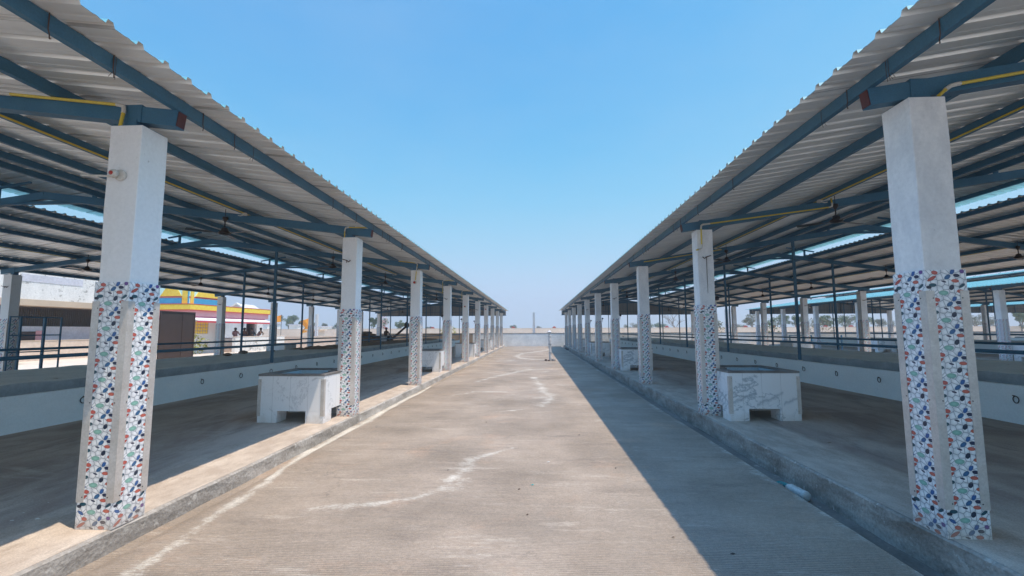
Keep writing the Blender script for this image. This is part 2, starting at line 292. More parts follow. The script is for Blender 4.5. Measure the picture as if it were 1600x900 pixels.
# ------------------------------------------------------------------ mesh helpers
class MB:
    def __init__(s): s.v = []; s.f = []; s.mi = []; s.mats = []
    def _m(s, m):
        if m not in s.mats: s.mats.append(m)
        return s.mats.index(m)
    def add(s, vs, fs, m=None):
        o = len(s.v); s.v += [tuple(a) for a in vs]; s.f += [tuple(i + o for i in f) for f in fs]
        s.mi += [s._m(m)] * len(fs)
    def box(s, x0, x1, y0, y1, z0, z1, m=None):
        v = [(x, y, z) for z in (z0, z1) for y in (y0, y1) for x in (x0, x1)]
        s.add(v, [(0, 2, 3, 1), (4, 5, 7, 6), (0, 1, 5, 4), (2, 6, 7, 3), (0, 4, 6, 2), (1, 3, 7, 5)], m)
    def bar(s, a, b, wd, h, m=None, up=(0, 0, 1)):
        a = Vector(a); b = Vector(b); d = (b - a).normalized(); u = Vector(up)
        if abs(d.dot(u)) > .98: u = Vector((0, 1, 0))
        x = d.cross(u).normalized() * wd / 2; z = x.cross(d).normalized() * h / 2
        v = [p + i * x + j * z for p in (a, b) for i, j in ((-1, -1), (1, -1), (1, 1), (-1, 1))]
        s.add(v, [(0, 1, 2, 3), (7, 6, 5, 4), (0, 4, 5, 1), (1, 5, 6, 2), (2, 6, 7, 3), (3, 7, 4, 0)], m)
    def tube(s, pts, r, n=8, m=None, cap=True):
        pts = [Vector(p) for p in pts]; rs = r if isinstance(r, (list, tuple)) else [r] * len(pts)
        ring = []; prev = None
        for i, p in enumerate(pts):
            d = (pts[min(i + 1, len(pts) - 1)] - pts[max(i - 1, 0)]).normalized()
            u = prev if prev is not None and abs(prev.dot(d)) < .95 else (Vector((0, 0, 1)) if abs(d.z) < .9 else Vector((1, 0, 0)))
            x = d.cross(u).normalized(); y = x.cross(d).normalized(); prev = y
            ring.append([p + (x * math.cos(t) + y * math.sin(t)) * rs[i] for t in [2 * math.pi * k / n for k in range(n)]])
        fs = []
        for i in range(len(pts) - 1):
            for k in range(n): fs.append((i * n + k, i * n + (k + 1) % n, (i + 1) * n + (k + 1) % n, (i + 1) * n + k))
        if cap: fs += [tuple(range(n))[::-1], tuple((len(pts) - 1) * n + k for k in range(n))]
        s.add([q for r_ in ring for q in r_], fs, m)
    def prism(s, poly, z0, z1, m=None):
        n = len(poly)
        v = [(x, y, z0) for x, y in poly] + [(x, y, z1) for x, y in poly]
        s.add(v, [tuple(range(n))[::-1], tuple(range(n, 2 * n))] + [(i, (i + 1) % n, n + (i + 1) % n, n + i) for i in range(n)], m)
    def profile_y(s, prof, y0, y1, m=None):
        n = len(prof); v = [(x, y0, z) for x, z in prof] + [(x, y1, z) for x, z in prof]
        s.add(v, [tuple(range(n)), tuple(range(n, 2 * n))[::-1]] + [(i, n + i, n + (i + 1) % n, (i + 1) % n) for i in range(n)], m)
    def lathe(s, prof, c=(0, 0, 0), n=16, m=None, axis='z'):
        vs = []
        for r_, h in prof:
            for k in range(n):
                t = 2 * math.pi * k / n; a, b = r_ * math.cos(t), r_ * math.sin(t)
                vs.append({'z': (c[0] + a, c[1] + b, c[2] + h), 'y': (c[0] + a, c[1] + h, c[2] + b), 'x': (c[0] + h, c[1] + a, c[2] + b)}[axis])
        fs = [(i * n + k, i * n + (k + 1) % n, (i + 1) * n + (k + 1) % n, (i + 1) * n + k) for i in range(len(prof) - 1) for k in range(n)]
        fs += [tuple(range(n))[::-1], tuple((len(prof) - 1) * n + k for k in range(n))]
        s.add(vs, fs, m)
    def mesh(s, name, mat=None, bevel=0, smooth=False):
        me = bpy.data.meshes.new(name); me.from_pydata(s.v, [], s.f)
        ms = [MT[mat] if mm is None else MT[mm] for mm in s.mats] or [MT[mat]]
        for q in ms: me.materials.append(q)
        me.polygons.foreach_set('material_index', s.mi)
        bm = bmesh.new(); bm.from_mesh(me)
        bmesh.ops.recalc_face_normals(bm, faces=bm.faces)
        if bevel:
            bmesh.ops.remove_doubles(bm, verts=bm.verts, dist=1e-5)
            es = [e for e in bm.edges if len(e.link_faces) == 2 and e.calc_face_angle(0) > .6]
            bmesh.ops.bevel(bm, geom=es, offset=bevel, segments=2, affect='EDGES', profile=.5)
        bm.to_mesh(me); bm.free()
        if smooth:
            me.polygons.foreach_set('use_smooth', [True] * len(me.polygons))
        me.update(); return me
    def build(s, name, mat=None, parent=None, bevel=0, smooth=False, loc=None):
        return link(name, s.mesh(name, mat, bevel, smooth), parent, loc)

def link(name, me, parent=None, loc=None, rot=None):
    o = bpy.data.objects.new(name, me); COL.objects.link(o)
    if parent: o.parent = parent
    if loc: o.location = loc
    if rot: o.rotation_euler = rot
    return o
def tag(o, label, cat, group=None):
    o['label'] = label; o['category'] = cat
    if group: o['group'] = group
    return o
def thing(name, loc, label, cat, group=None, rz=0):
    o = bpy.data.objects.new(name, None); COL.objects.link(o); o.location = loc; o.rotation_euler = (0, 0, rz); o.empty_display_size = .2
    return tag(o, label, cat, group)
def structure(o): o['kind'] = 'structure'; return o
def dup(root, loc, label, rz=None, group=None):
    def cp(o, par):
        c = o.copy(); COL.objects.link(c); c.parent = par
        for ch in o.children: cp(ch, c)
        return c
    r = cp(root, None); r.location = loc
    if rz is not None: r.rotation_euler = (0, 0, rz)
    r['label'] = label
    if group: r['group'] = group
    return r

def heightfield(name, xs, ys, zf, mat, attrs=None, top_only=True):
    X, Y = np.meshgrid(xs, ys); Z = zf(X, Y) if callable(zf) else np.full_like(X, zf)
    nx, ny = len(xs), len(ys)
    co = np.stack([X, Y, Z], -1).reshape(-1, 3)
    i = np.arange(nx * ny).reshape(ny, nx)
    q = np.stack([i[:-1, :-1], i[:-1, 1:], i[1:, 1:], i[1:, :-1]], -1).reshape(-1, 4)
    me = bpy.data.meshes.new(name); me.from_pydata(co.tolist(), [], q.tolist()); me.materials.append(MT[mat])
    for k, fn in (attrs or {}).items():
        a = me.attributes.new(k, 'FLOAT', 'POINT'); a.data.foreach_set('value', fn(X, Y).astype(np.float32).ravel())
    me.update(); return structure(link(name, me))

# ================================================================== GROUND
YF = 46.7          # inner face of the end wall
g = MB(); g.add([(-900, -60, -.30), (900, -60, -.30), (900, 1500, -.30), (-900, 1500, -.30)], [(0, 1, 2, 3)]); structure(g.build('ground', 'earth'))
g = MB(); g.box(-60, -16.02, -8, YF, -.28, -.10); structure(g.build('yard_ground', 'earth'))

def poly_dist(X, Y, pts, wd):
    best = np.full(X.shape, 9.0)
    for (x0, y0, w0), (x1, y1, w1) in zip(pts[:-1], pts[1:]):
        dx, dy = x1 - x0, y1 - y0; L = dx * dx + dy * dy
        t = np.clip(((X - x0) * dx + (Y - y0) * dy) / L, 0, 1)
        d = np.hypot(X - x0 - t * dx, Y - y0 - t * dy) / (w0 + (w1 - w0) * t)
        best = np.minimum(best, d / 1.7)
    return np.clip(1 - best, 0, 1) * wd
def px_ground(px, py, z=-.12):
    d = cf + cr * ((px - 800) / 701.3) - cu * ((py - 450) / 701.3); t = (z - 1.5) / d.z
    return d.x * t, d.y * t
SMEARS = [([(720, 640, .5), (790, 618, .7), (850, 612, .5)], .34), ([(760, 583, .9), (830, 577, 1.4), (880, 585, .9)], .42), ([(840, 596, .5), (852, 628, .5)], .45), ([(880, 600, .5), (905, 640, .5), (930, 660, .4)], .30),
 ([(960, 700, .4), (1020, 790, .35), (1050, 830, .3)], .25), ([(470, 800, .25), (620, 788, .2), (740, 750, .25)], .42), ([(840, 735, .3), (900, 760, .35), (960, 800, .3)], .26), ([(1080, 650, .25), (1160, 700, .3), (1260, 780, .3)], .26), ([(700, 560, 1.0), (800, 556, 2.0), (850, 553, 1.5)], .30)]
STAINS = [
 [(468, 798, .03), (500, 797, .10), (560, 792, .07), (640, 780, .05), (700, 757, .06), (735, 735, .08), (745, 716, .10), (770, 706, .07), (806, 697, .03)],
 [(745, 597, .12), (775, 588, .14), (800, 583, .18), (830, 577, .3), (870, 577, .2)],
 [(832, 590, .16), (842, 600, .14), (846, 612, .18), (858, 622, .16), (850, 630, .2), (846, 634, .1)],
 [(750, 645, .04), (790, 643, .06), (822, 638, .04)],
 [(705, 618, .08), (740, 612, .10), (790, 612, .06)],
 [(808, 557, .15), (822, 561, .3), (858, 563, .2)], [(806, 557, .2), (818, 552, .3), (850, 548, .3), (862, 545, .2)],
 [(760, 566, .1), (800, 563, .15)], [(1150, 700, .03), (1190, 726, .05)],
]
SP = [[(*px_ground(a, b), w_) for a, b, w_ in s] for s in STAINS]
def stain(X, Y):
    s = np.zeros(X.shape)
    rs = np.random.RandomState(5)
    for fq, am in ((1.3, .09), (3.1, .045), (7.0, .025), (15.0, .014), (31.0, .008)):
        a1, a2, p1, p2, p3, p4 = rs.uniform(-1, 1, 6) * 3
        X, Y = X + am * .7 * np.sin(fq * (X + .6 * Y) + p1) * np.sin(fq * (.7 * Y - X) * .8 + p2), Y + am * np.sin(fq * (X * .9 - .4 * Y) + p3) * np.sin(fq * (Y + .3 * X) + p4)
    for p in SP: s = np.maximum(s, poly_dist(X, Y, [(a_, b_, c_ * 1.35) for a_, b_, c_ in p], .70))
    for pts, wd in SMEARS: s = np.maximum(s, poly_dist(X, Y, [(*px_ground(a, b), w_) for a, b, w_ in pts], wd))
    # lime line along the left edge, pale arris along the right gutter
    s = np.maximum(s, poly_dist(X, Y, [(-3.0, 5.0, .06), (-3.12, 6.2, .09), (-3.15, 8.5, .12), (-3.17, 12.2, .10), (-3.2, 13.5, .02)], 1.25))
    s = np.maximum(s, poly_dist(X, Y, [(-2.76, 2.9, .10), (-2.84, 3.6, .09), (-2.92, 4.4, .07), (-3.02, 5.4, .05)], .78))
    s = np.maximum(s, poly_dist(X, Y, [(-3.0, 21, .12), (-2.99, 30, .15), (-3.0, 45, .15)], .5))
    s = np.maximum(s, poly_dist(X, Y, [(2.53, -5, .10), (2.52, 20, .14), (2.52, 46, .16)], .62))
    return s
ys = np.concatenate([np.arange(-6, 14, .04), np.arange(14, YF + .01, .12)])
xs = np.linspace(-3.27, 2.545, 118)
heightfield('aisle_road', xs, ys, lambda X, Y: -.12 + .004 * np.sin(X * 1.7 + 1) * np.sin(Y * .8) - .042 * np.clip((-2.98 - X) / .12, 0, 1) ** 1.5, 'road', {'stain': stain})
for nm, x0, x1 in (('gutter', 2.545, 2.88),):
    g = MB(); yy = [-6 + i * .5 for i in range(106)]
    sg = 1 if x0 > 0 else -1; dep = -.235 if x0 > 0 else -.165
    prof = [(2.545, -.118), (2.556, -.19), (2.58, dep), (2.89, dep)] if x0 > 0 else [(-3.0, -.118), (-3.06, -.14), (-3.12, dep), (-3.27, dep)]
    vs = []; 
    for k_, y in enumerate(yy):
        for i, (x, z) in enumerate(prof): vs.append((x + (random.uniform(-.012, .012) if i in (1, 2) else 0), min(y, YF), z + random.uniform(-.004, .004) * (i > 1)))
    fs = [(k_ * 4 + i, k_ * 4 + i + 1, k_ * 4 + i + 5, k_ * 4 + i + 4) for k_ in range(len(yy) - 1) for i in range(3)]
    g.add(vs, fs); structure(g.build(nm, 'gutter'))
g = MB(); g.box(15.86, 21.0, -6, YF, -.26, -.12); g.box(34.2, 39.2, -6, YF, -.26, -.12); structure(g.build('second_aisle_road', 'road'))

# ================================================================== SHEDS
TY = .2175   # rib pitch of the roofing
def strip_sheet(mb, u0, z0, u1, z1, y0, y1, sg, xc):
    """trapezoid-ribbed sheet running along Y, from (u0,z0) at the eave to (u1,z1); two skins 2 mm apart"""
    prof = []
    y = y0
    while y < y1:
        prof += [(y, 0), (y + .075, 0), (y + .083, .004), (y + .105, .004), (y + .113, 0), (y + TY - .062, 0), (y + TY - .050, .033), (y + TY - .014, .033)]
        y += TY
    prof.append((y, 0))
    n = len(prof)
    for off, m, in ((.0, 'roof_in'), (.0025, 'roof_out')):
        vs = [(xc + sg * u0, p, z0 + h + off) for p, h in prof] + [(xc + sg * u1, p, z1 + h + off) for p, h in prof]
        mb.add(vs, [(i, i + 1, n + i + 1, n + i) for i in range(n - 1)], m)

PU = [6.50, 5.42, 4.10, 2.97, 2.00, 1.25]     # purlin distances from the centre line
COLW = .27
def tile_uv(me):
    uvl = me.uv_layers.new(name='UVMap')
    for p in me.polygons:
        n = p.normal
        for li in p.loop_indices:
            c = me.vertices[me.loops[li].vertex_index].co
            uvl.data[li].uv = ((c.x * (1 if n.y < 0 else -1) + .147) if abs(n.y) > abs(n.x) else (c.y * (1 if n.x > 0 else -1) + .147), c.z)
    return me
def col_meshes():
    h = COLW / 2; out = {}
    t = .012
    a = MB(); a.box(-h - t, h + t, -h - t, h + t, .0, 1.90); out['tile'] = tile_uv(a.mesh('tile_cladding', 'pebble', .0025))
    gl = []
    for sx in (-1, 1):
        for sy in (-1, 1):
            b = MB(); o_ = h + t + .001; e = .003; L = .058
            z0, z1 = .2, 1.745
            b.prism([(sx * (o_ + e), sy * (o_ + e)), (sx * (o_ - L), sy * (o_ + e)), (sx * (o_ - L), sy * o_), (sx * o_, sy * o_), (sx * o_, sy * (o_ - L)), (sx * (o_ + e), sy * (o_ - L))], z0, z1, 'guard')
            for zz in (.24, .95, 1.69):      # screw heads
                b.lathe([(.0045, 0), (.0045, sy * .003)], (sx * (o_ - L + .012), sy * (o_ + e), zz), 6, 'black', 'y')
                b.lathe([(.0045, 0), (.0045, sx * .003)], (sx * (o_ + e), sy * (o_ - L + .012), zz), 6, 'black', 'x')
            gl.append(b.mesh('corner_guard', 'guard'))
    out['guard'] = gl
    return out
CM = col_meshes()
def column_body(H, z0, seed, mat):
    rnd = random.Random(seed); h = COLW / 2; a = MB(); lev = 9
    vs = []
    for i in range(lev + 1):
        z = z0 + (H - z0) * i / lev; j = lambda: rnd.uniform(-.004, .004)
        vs += [(-h + j(), -h + j(), z), (h + j(), -h + j(), z), (h + j(), h + j(), z), (-h + j(), h + j(), z)]
    fs = [(i * 4 + k, i * 4 + (k + 1) % 4, i * 4 + 4 + (k + 1) % 4, i * 4 + 4 + k) for i in range(lev) for k in range(4)]
    fs += [(3, 2, 1, 0), (lev * 4, lev * 4 + 1, lev * 4 + 2, lev * 4 + 3)]
    a.add(vs, fs); return a.mesh('column', mat, .006)

def make_shed(name, xc, Y0, sp, H, zt, slope, zf, label, full=True, i0=-1, i1=9, floor=True):
    root = thing(name, (xc, Y0, 0), label, 'open shed', 'open sheds with blue steel roof frames')
    yA, yB = Y0 + i0 * sp + .135 - 3.2, Y0 + i1 * sp + .95
    zr = lambda u: zt + slope * (6.50 - u)        # rafter top
    inv = Matrix.Translation((-xc, -Y0, 0))
    def P(mb, nm, mat, par=root, bevel=0):
        me = mb.mesh(nm, mat, bevel); me.transform(inv); return link(nm, me, par)
    # columns
    bodies = [column_body(H, 0, k, 'plaster' if xc < 0 else 'plaster_m') for k in range(3)]
    for i in range(i0, i1 + 1):
        for s in (-1, 1):
            cx = s * (6.28 - COLW / 2); y = i * sp + .135
            c = link('column', bodies[(i * 2 + s) % 3], root, (cx, y, zf))
            link('tile_cladding', CM['tile'], c)
            if full:
                for gme in CM['guard']: link('corner_guard', gme, c)
    # rafters
    for i in range(i0, i1 + 1):
        y = Y0 + i * sp + .135; m = MB()
        for s in (-1, 1):
            m.bar((xc + s * 6.50, y, zr(6.50) - .07), (xc + s * .0, y, zr(0) - .07), .1, .14, 'steel')
            e = MB()
            m.bar((xc + s * 6.508, y, zr(6.50) - .071), (xc + s * 6.501, y, zr(6.5) - .070), .084, .124, 'steel_cap')
        # base plates and packing on column heads
            m.box(xc + s * (6.28 - .255), xc + s * (6.28 - .02), y - .11, y + .11, zf + H, zf + H + .012, 'steel')
            m.box(xc + s * 6.05, xc + s * 6.16, y - .062, y + .062, zf + H + .012, zr(6.1) - .13, 'steel')
            m.box(xc + s * 6.045, xc + s * 6.05 + s * .14, y - .056, y + .056, zr(6.1) - .15, zr(6.1) + .004, 'steel')
        r_ = P(m, 'rafter', 'steel')
        m = MB(); zc = zr(0) - .21
        m.bar((xc - 1.08, y, zc), (xc + 1.08, y, zc), .06, .06, 'steel')
        for s in (-1, 1):
            m.bar((xc + s * 1.0, y, zr(1.0) - .01), (xc + s * 1.0, y, zr(1.0) + .27), .05, .05, 'steel', (0, 1, 0))
            m.bar((xc + s * 1.35, y, zr(1.35) + .235), (xc + s * .35, y, zr(.35) + .255), .05, .04, 'steel')
        cme = m.mesh('ridge_bracket', 'steel'); cme.transform(inv); link('ridge_bracket', cme, r_)
    # purlins (C sections), hooks of tie wire on the eave purlin
    for s in (-1, 1):
        for u in PU:
            m = MB(); z = zr(u)
            m.bar((xc + s * u, yA + .1, z + .05), (xc + s * u, yB - .02, z + .05), .045, .096, 'steel', (s * slope, 0, 1))
            m.bar((xc + s * (u - .028), yA + .1, z + .008), (xc + s * (u - .028), yB - .02, z + .008), .03, .006, 'steel')
            P(m, 'purlin', 'steel')
        m = MB(); m.bar((xc + s * .93, yA + .1, zr(.93) + .315), (xc + s * .93, yB - .02, zr(.93) + .315), .045, .09, 'steel'); P(m, 'ridge_purlin', 'steel')
        if full:
            rnd = random.Random(int(xc * 10) + s)
            y = yA + 4
            while y < yA + 24:
                m = MB()
                z = zr(6.5) - .005; x = xc + s * 6.53
                m.tube([(x, y, z + .105), (x, y, z + .0), (x + s * .0, y + .01, z - .03), (x - s * .02, y + .03, z - .045), (x - s * .035, y + .05, z - .03)], .0035, 5, 'rust')
                if rnd.random() < .7:
                    yy = y + rnd.uniform(.25, .9)
                    m.tube([(x, yy, z + .10), (x, yy, z - .01), (x - s * .03, yy + .03, z - .05)], .002, 4, 'rust')
                    m.tube([(x - s * .02, yy, z - .01), (x - s * .02, yy - .03, z - .06)], .002, 4, 'rust')
                P(m, 'tie_wire', 'rust'); y += rnd.choice([.87, 1.3, .43, 2.2])
    # roofing
    for s in (-1, 1):
        m = MB(); strip_sheet(m, 6.85, zr(6.85) + .103, 1.18, zr(1.18) + .103, yA, yB, s, xc); P(m, 'roof_sheet', 'roof_in')
    m = MB()
    for s in (-1, 1): strip_sheet(m, 1.42, zr(1.42) + .365, .0, zr(0) + .365, yA, yB, s, xc)
    P(m, 'ridge_roof', 'roof_in')
    # end gable skirt
    m = MB(); y = yB - .12; zb = 2.98 + zf; n = 80
    for s in (-1, 1):
        vs = []; 
        for k in range(n + 1):
            u = 6.55 * k / n; dy = .012 * (k % 2)
            vs += [(xc + s * u, y + dy, zb), (xc + s * u, y + dy, zr(u) + .10)]
        m.add(vs, [(2 * k, 2 * k + 2, 2 * k + 3, 2 * k + 1) for k in range(n)], 'gable')
    gp = P(m, 'gable_panel', 'gable')
    m = MB(); y -= .05
    m.bar((xc - 6.6, y, zb + .02), (xc + 6.6, y, zb + .02), .04, .05, 'steel'); m.bar((xc - 6.4, y, zb + .36), (xc + 6.4, y, zb + .36), .03, .03, 'steel')
    for k in range(-6, 7):
        u = abs(k) * 1.07; m.bar((xc + k * 1.07, y, zb + .045), (xc + k * 1.07, y, zr(u) + .05), .04, .04, 'steel')
    m.mesh; fme = m.mesh('gable_frame', 'steel'); fme.transform(inv); link('gable_frame', fme, gp)
    return root, zr, yA, yB

SH = {}
SH['L'] = dict(xc=-9.53, Y0=3.416, sp=4.52, H=3.213, zt=3.376, slope=.130, zf=0.0, wt=.585, pz=.70)
SH['R'] = dict(xc=9.16, Y0=3.457, sp=4.574, H=3.242, zt=3.405, slope=.150, zf=.035, wt=.655, pz=.78)
SH['F'] = dict(xc=27.6, Y0=3.457, sp=4.574, H=3.242, zt=3.405, slope=.150, zf=.035, wt=.655, pz=.78)
SH['G'] = dict(xc=45.8, Y0=3.457, sp=4.574, H=3.242, zt=3.405, slope=.150, zf=.035, wt=.655, pz=.78)
LBL = {'L': 'long open shed left of the sunlit aisle, cream ribbed roof on pebble-tiled columns',
       'R': 'long open shed on the shaded right side of the central aisle, pebble-tiled columns',
       'F': 'open shed behind the right-hand one, its sunlit blue roof edge showing',
       'G': 'farthest open shed at the extreme right, only its dark end gable in view'}
for k, q in SH.items():
    q['root'], q['zr'], q['yA'], q['yB'] = make_shed('cattle_shed', q['xc'], q['Y0'], q['sp'], q['H'], q['zt'], q['slope'], q['zf'], LBL[k], full=k in 'LR', i0=-1 if k in 'LR' else 2)

# platforms, kerbs, central feeding platforms, rails
for k, q in SH.items():
    xc, zf = q['xc'], q['zf']; y0 = -6 if k in 'LR' else 8
    for s in (-1, 1):
        near = (k == 'L' and s > 0) or (k == 'R' and s < 0)
        xs_ = np.linspace(2.0, 6.265, 60 if near else 8); ysn = np.arange(y0, YF, .12 if near else 2.0); ysn = np.append(ysn, YF)
        X, Y = np.meshgrid(xs_, ysn)
        def zfun(X, Y, xc=xc, zf=zf): 
            u = np.abs(X - xc); return zf + .06 * np.clip((6.0 - u) / 4.0, 0, 1)
        def edge(X, Y, xc=xc): 
            u = np.abs(X - xc); return np.clip((u - 5.2) / .55, 0, 1)
        xx = xc + s * xs_
        if s < 0: xx = xx[::-1]
        heightfield('shed_floor', xx, ysn, zfun, 'floor', {'edge': edge})
        # kerb: slightly uneven face
        rnd = random.Random(5 + s + ord(k)); m = MB(); st = .25 if near else 4.0; n = int((YF - y0) / st) + 1
        vs = []
        for i in range(n + 1):
            y = min(y0 + i * st, YF); a, b, c = (rnd.uniform(-.008, .008) for _ in range(3))
            vs += [(xc + s * 6.26, y, zf - .0015), (xc + s * (6.285 + a), y, zf - .001 ), (xc + s * (6.298 + a), y, zf - .016), (xc + s * (6.30 + b), y, zf - .09), (xc + s * (6.302 + c), y, -.245)]
        m.add(vs, [(i * 5 + j, i * 5 + j + 1, i * 5 + j + 6, i * 5 + j + 5) for i in range(n) for j in range(4)])
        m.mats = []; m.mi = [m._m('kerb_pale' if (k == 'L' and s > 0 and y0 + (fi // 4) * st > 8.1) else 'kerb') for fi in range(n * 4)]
        structure(m.build('kerb', 'kerb'))
    # feeding platform
    f = thing('feeding_platform', (xc, q['Y0'], 0), {'L': 'long white feeding wall with cement trough down the middle of the left shed', 'R': 'long white feeding wall with cement trough down the middle of the right shed', 'F': 'white feeding wall with trough inside the shed behind the right-hand one', 'G': 'white feeding wall with trough inside the farthest shed at extreme right'}[k], 'feeding trough', 'feeding platforms down the middle of the sheds')
    inv = Matrix.Translation((-xc, -q['Y0'], 0)); wt, pz = q['wt'], q['pz']; ye = YF - 2.5
    m = MB(); n = 160 if k in 'LR' else 4; rnd = random.Random(3)
    vs = []
    for i in range(n + 1):
        y = y0 + (ye - y0) * i / n; a, b = rnd.uniform(-.012, .012), rnd.uniform(-.012, .012)
        vs += [(xc - 1.5, y, .3), (xc - 1.52, y, pz + a), (xc - 1.40, y, pz + a * .4), (xc + 1.40, y, pz + b * .4), (xc + 1.52, y, pz + b), (xc + 1.5, y, .3)]
    me = MB(); 
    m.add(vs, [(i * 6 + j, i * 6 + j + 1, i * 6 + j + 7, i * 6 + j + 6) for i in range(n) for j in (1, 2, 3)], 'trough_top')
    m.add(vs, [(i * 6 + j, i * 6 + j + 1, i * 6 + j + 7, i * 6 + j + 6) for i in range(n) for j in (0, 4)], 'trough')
    m.add([(xc + a, ye, z) for a, z in ((-1.5, .0), (-1.5, pz), (1.5, pz), (1.5, .0))], [(0, 1, 2, 3)], 'trough')
    me_ = m.mesh('platform', 'trough'); me_.transform(inv); link('platform', me_, f)
    for s in (-1, 1):
        m = MB(); m.box(min(xc + s * 2.04, xc + s * 1.94), max(xc + s * 2.04, xc + s * 1.94), y0, ye, 0, wt)
        me_ = m.mesh('white_wall', 'white_wall', .006); me_.transform(inv); wl = link('white_wall', me_, f)
        m = MB(); m.box(min(xc + s * 1.939, xc + s * 1.49), max(xc + s * 1.939, xc + s * 1.49), y0, ye, .3, .36)
        me_ = m.mesh('trough_floor', 'trough'); me_.transform(inv); link('trough_floor', me_, f)
        if k in 'LR':
            ring = MB(); N = 14; rr = .05
            ring.tube([(0, rr * math.sin(t), -rr + rr * math.cos(t)) for t in [2 * math.pi * i / N for i in range(N + 1)]], .0068, 6, 'steel_dark')
            ring.tube([(-.03, 0, .012), (.004, 0, 0)], .008, 5, 'rust')
            rme = ring.mesh('tie_ring', 'rust')
            y = 3.2; j = 0
            while y < (42 if (k == 'L') == (s > 0) else 4):
                # rings on the aisle-facing wall
                o = link('tie_ring', rme, f, (s * 2.058, y - q['Y0'], (.435 if k == 'L' else .50)), (random.uniform(-.3, .3), 0, random.uniform(-.16, .16)))
                y += 1.325
    # railings
    for s in (-1, 1):
        aisle = (k == 'L' and s > 0) or (k in 'R' and s < 0)
        nm = {'L': ('left', 'aisle side' if s > 0 else 'far side'), 'R': ('right', 'aisle side' if s < 0 else 'far side'), 'F': ('second right', 'near side' if s < 0 else 'far side'), 'G': ('farthest right', 'near side' if s < 0 else 'far side')}[k]
        rl = thing('steel_railing', (xc + s * 1.985, q['Y0'], 0), 'blue rail with roof-high posts, %s of the %s shed trough' % (nm[1], nm[0]), 'railing', 'blue rails along the feeding troughs')
        if k == 'G' : continue_ = True
        m = MB()
        zz = 1.12 if k == 'L' else 1.15
        for a in range(2 if k in 'FG' else -1, 9):
            ya, yb = a * q['sp'] + .135, (a + 1) * q['sp'] + .135
            m.tube([(0, ya, zz + random.uniform(-.012, .012)), (0, yb, zz + random.uniform(-.012, .012))], .03, 8, 'steel')
        m.build('rail', 'steel', rl)
        for i in range(2 if k in 'FG' else -1, 10):
            pm = MB(); zb = wt - .01
            pm.bar((0, 0, zb), (0, 0, q['zr'](1.985) - .14 - .001), .06, .06, 'steel', (0, 1, 0))
            pm.box(-.045, .045, -.045, .045, wt, wt + .02, 'plaster')
            pm.build('post', 'steel', rl, loc=(0, i * q['sp'] + .135, 0))

# ------------------------------------------------------------------ fans
def make_fan():
    r = thing('ceiling_fan', (0, 0, 0), 'x', 'ceiling fan', 'ceiling fans hanging from the rafters')
    m = MB(); m.lathe([(.008, .06), (.045, .05), (.05, .02), (.02, -.035), (.012, -.05)], (0, 0, 0), 12, 'fan'); m.tube([(0, 0, .0), (0, 0, -.22)], .011, 8, 'fan'); m.tube([(0, 0, .20), (0, 0, .03)], .006, 6, 'fan')
    m.build('down_rod', 'fan', r, smooth=False)
    m = MB(); m.lathe([(.02, -.15), (.05, -.165), (.06, -.21), (.105, -.245), (.11, -.262), (.085, -.28), (.04, -.29), (.02, -.295)], (0, 0, 0), 20, 'fan'); m.build('motor', 'fan', r, smooth=True)
    b = MB(); zz = -.262
    vs = [(.10, -.02, zz), (.10, .02, zz), (.18, .03, zz + .002), (.18, -.03, zz), (.22, -.058, zz - .004), (.22, .055, zz + .008), (.60, -.068, zz - .006), (.60, .062, zz + .012)]
    th = [(x, y, z - .003) for x, y, z in vs]
    b.add(vs + th, [(0, 1, 2, 3), (3, 2, 5, 4), (4, 5, 7, 6), (8, 11, 10, 9), (11, 12, 13, 10), (12, 14, 15, 13), (0, 3, 11, 8), (3, 4, 12, 11), (4, 6, 14, 12), (6, 7, 15, 14), (7, 5, 13, 15), (5, 2, 10, 13), (2, 1, 9, 10)], 'fan')
    bme = b.mesh('blade', 'fan')
    for k in range(3): link('blade', bme, r, None, (0, 0, k * 2.0944))
    return r
fan0 = make_fan(); first = True
ORD = ['nearest', 'second', 'third', 'fourth', 'fifth', 'sixth', 'seventh', 'eighth', 'ninth', 'tenth']
FROT = {('L', 1): R(-12), ('R', 1): R(22)}
for k in 'LRF':
    q = SH[k]
    for s in (-1, 1):
        for i in range(1 if k != 'F' else 3, 10):
            if k == 'F' and s > 0: continue
            u = 3.72 if k == 'L' else 3.84
            side = {('L', 1): 'aisle-side row of the left shed', ('L', -1): 'outer row of the left shed', ('R', -1): 'aisle-side row of the right shed', ('R', 1): 'outer row of the right shed', ('F', -1): 'near row of the shed behind the right one'}[(k, s)]
            lb = 'dark ceiling fan, %s in the %s' % (ORD[i - (1 if k != 'F' else 3)], side)
            loc = (q['xc'] + s * u, q['Y0'] + i * q['sp'] + .135 - .09, q['zr'](u) - .145)
            rz = FROT.get((k, i), random.uniform(0, 2)) 
            if first: fan0.location = loc; fan0.rotation_euler = (0, 0, rz); fan0['label'] = lb; first = False
            else: dup(fan0, loc, lb, rz)

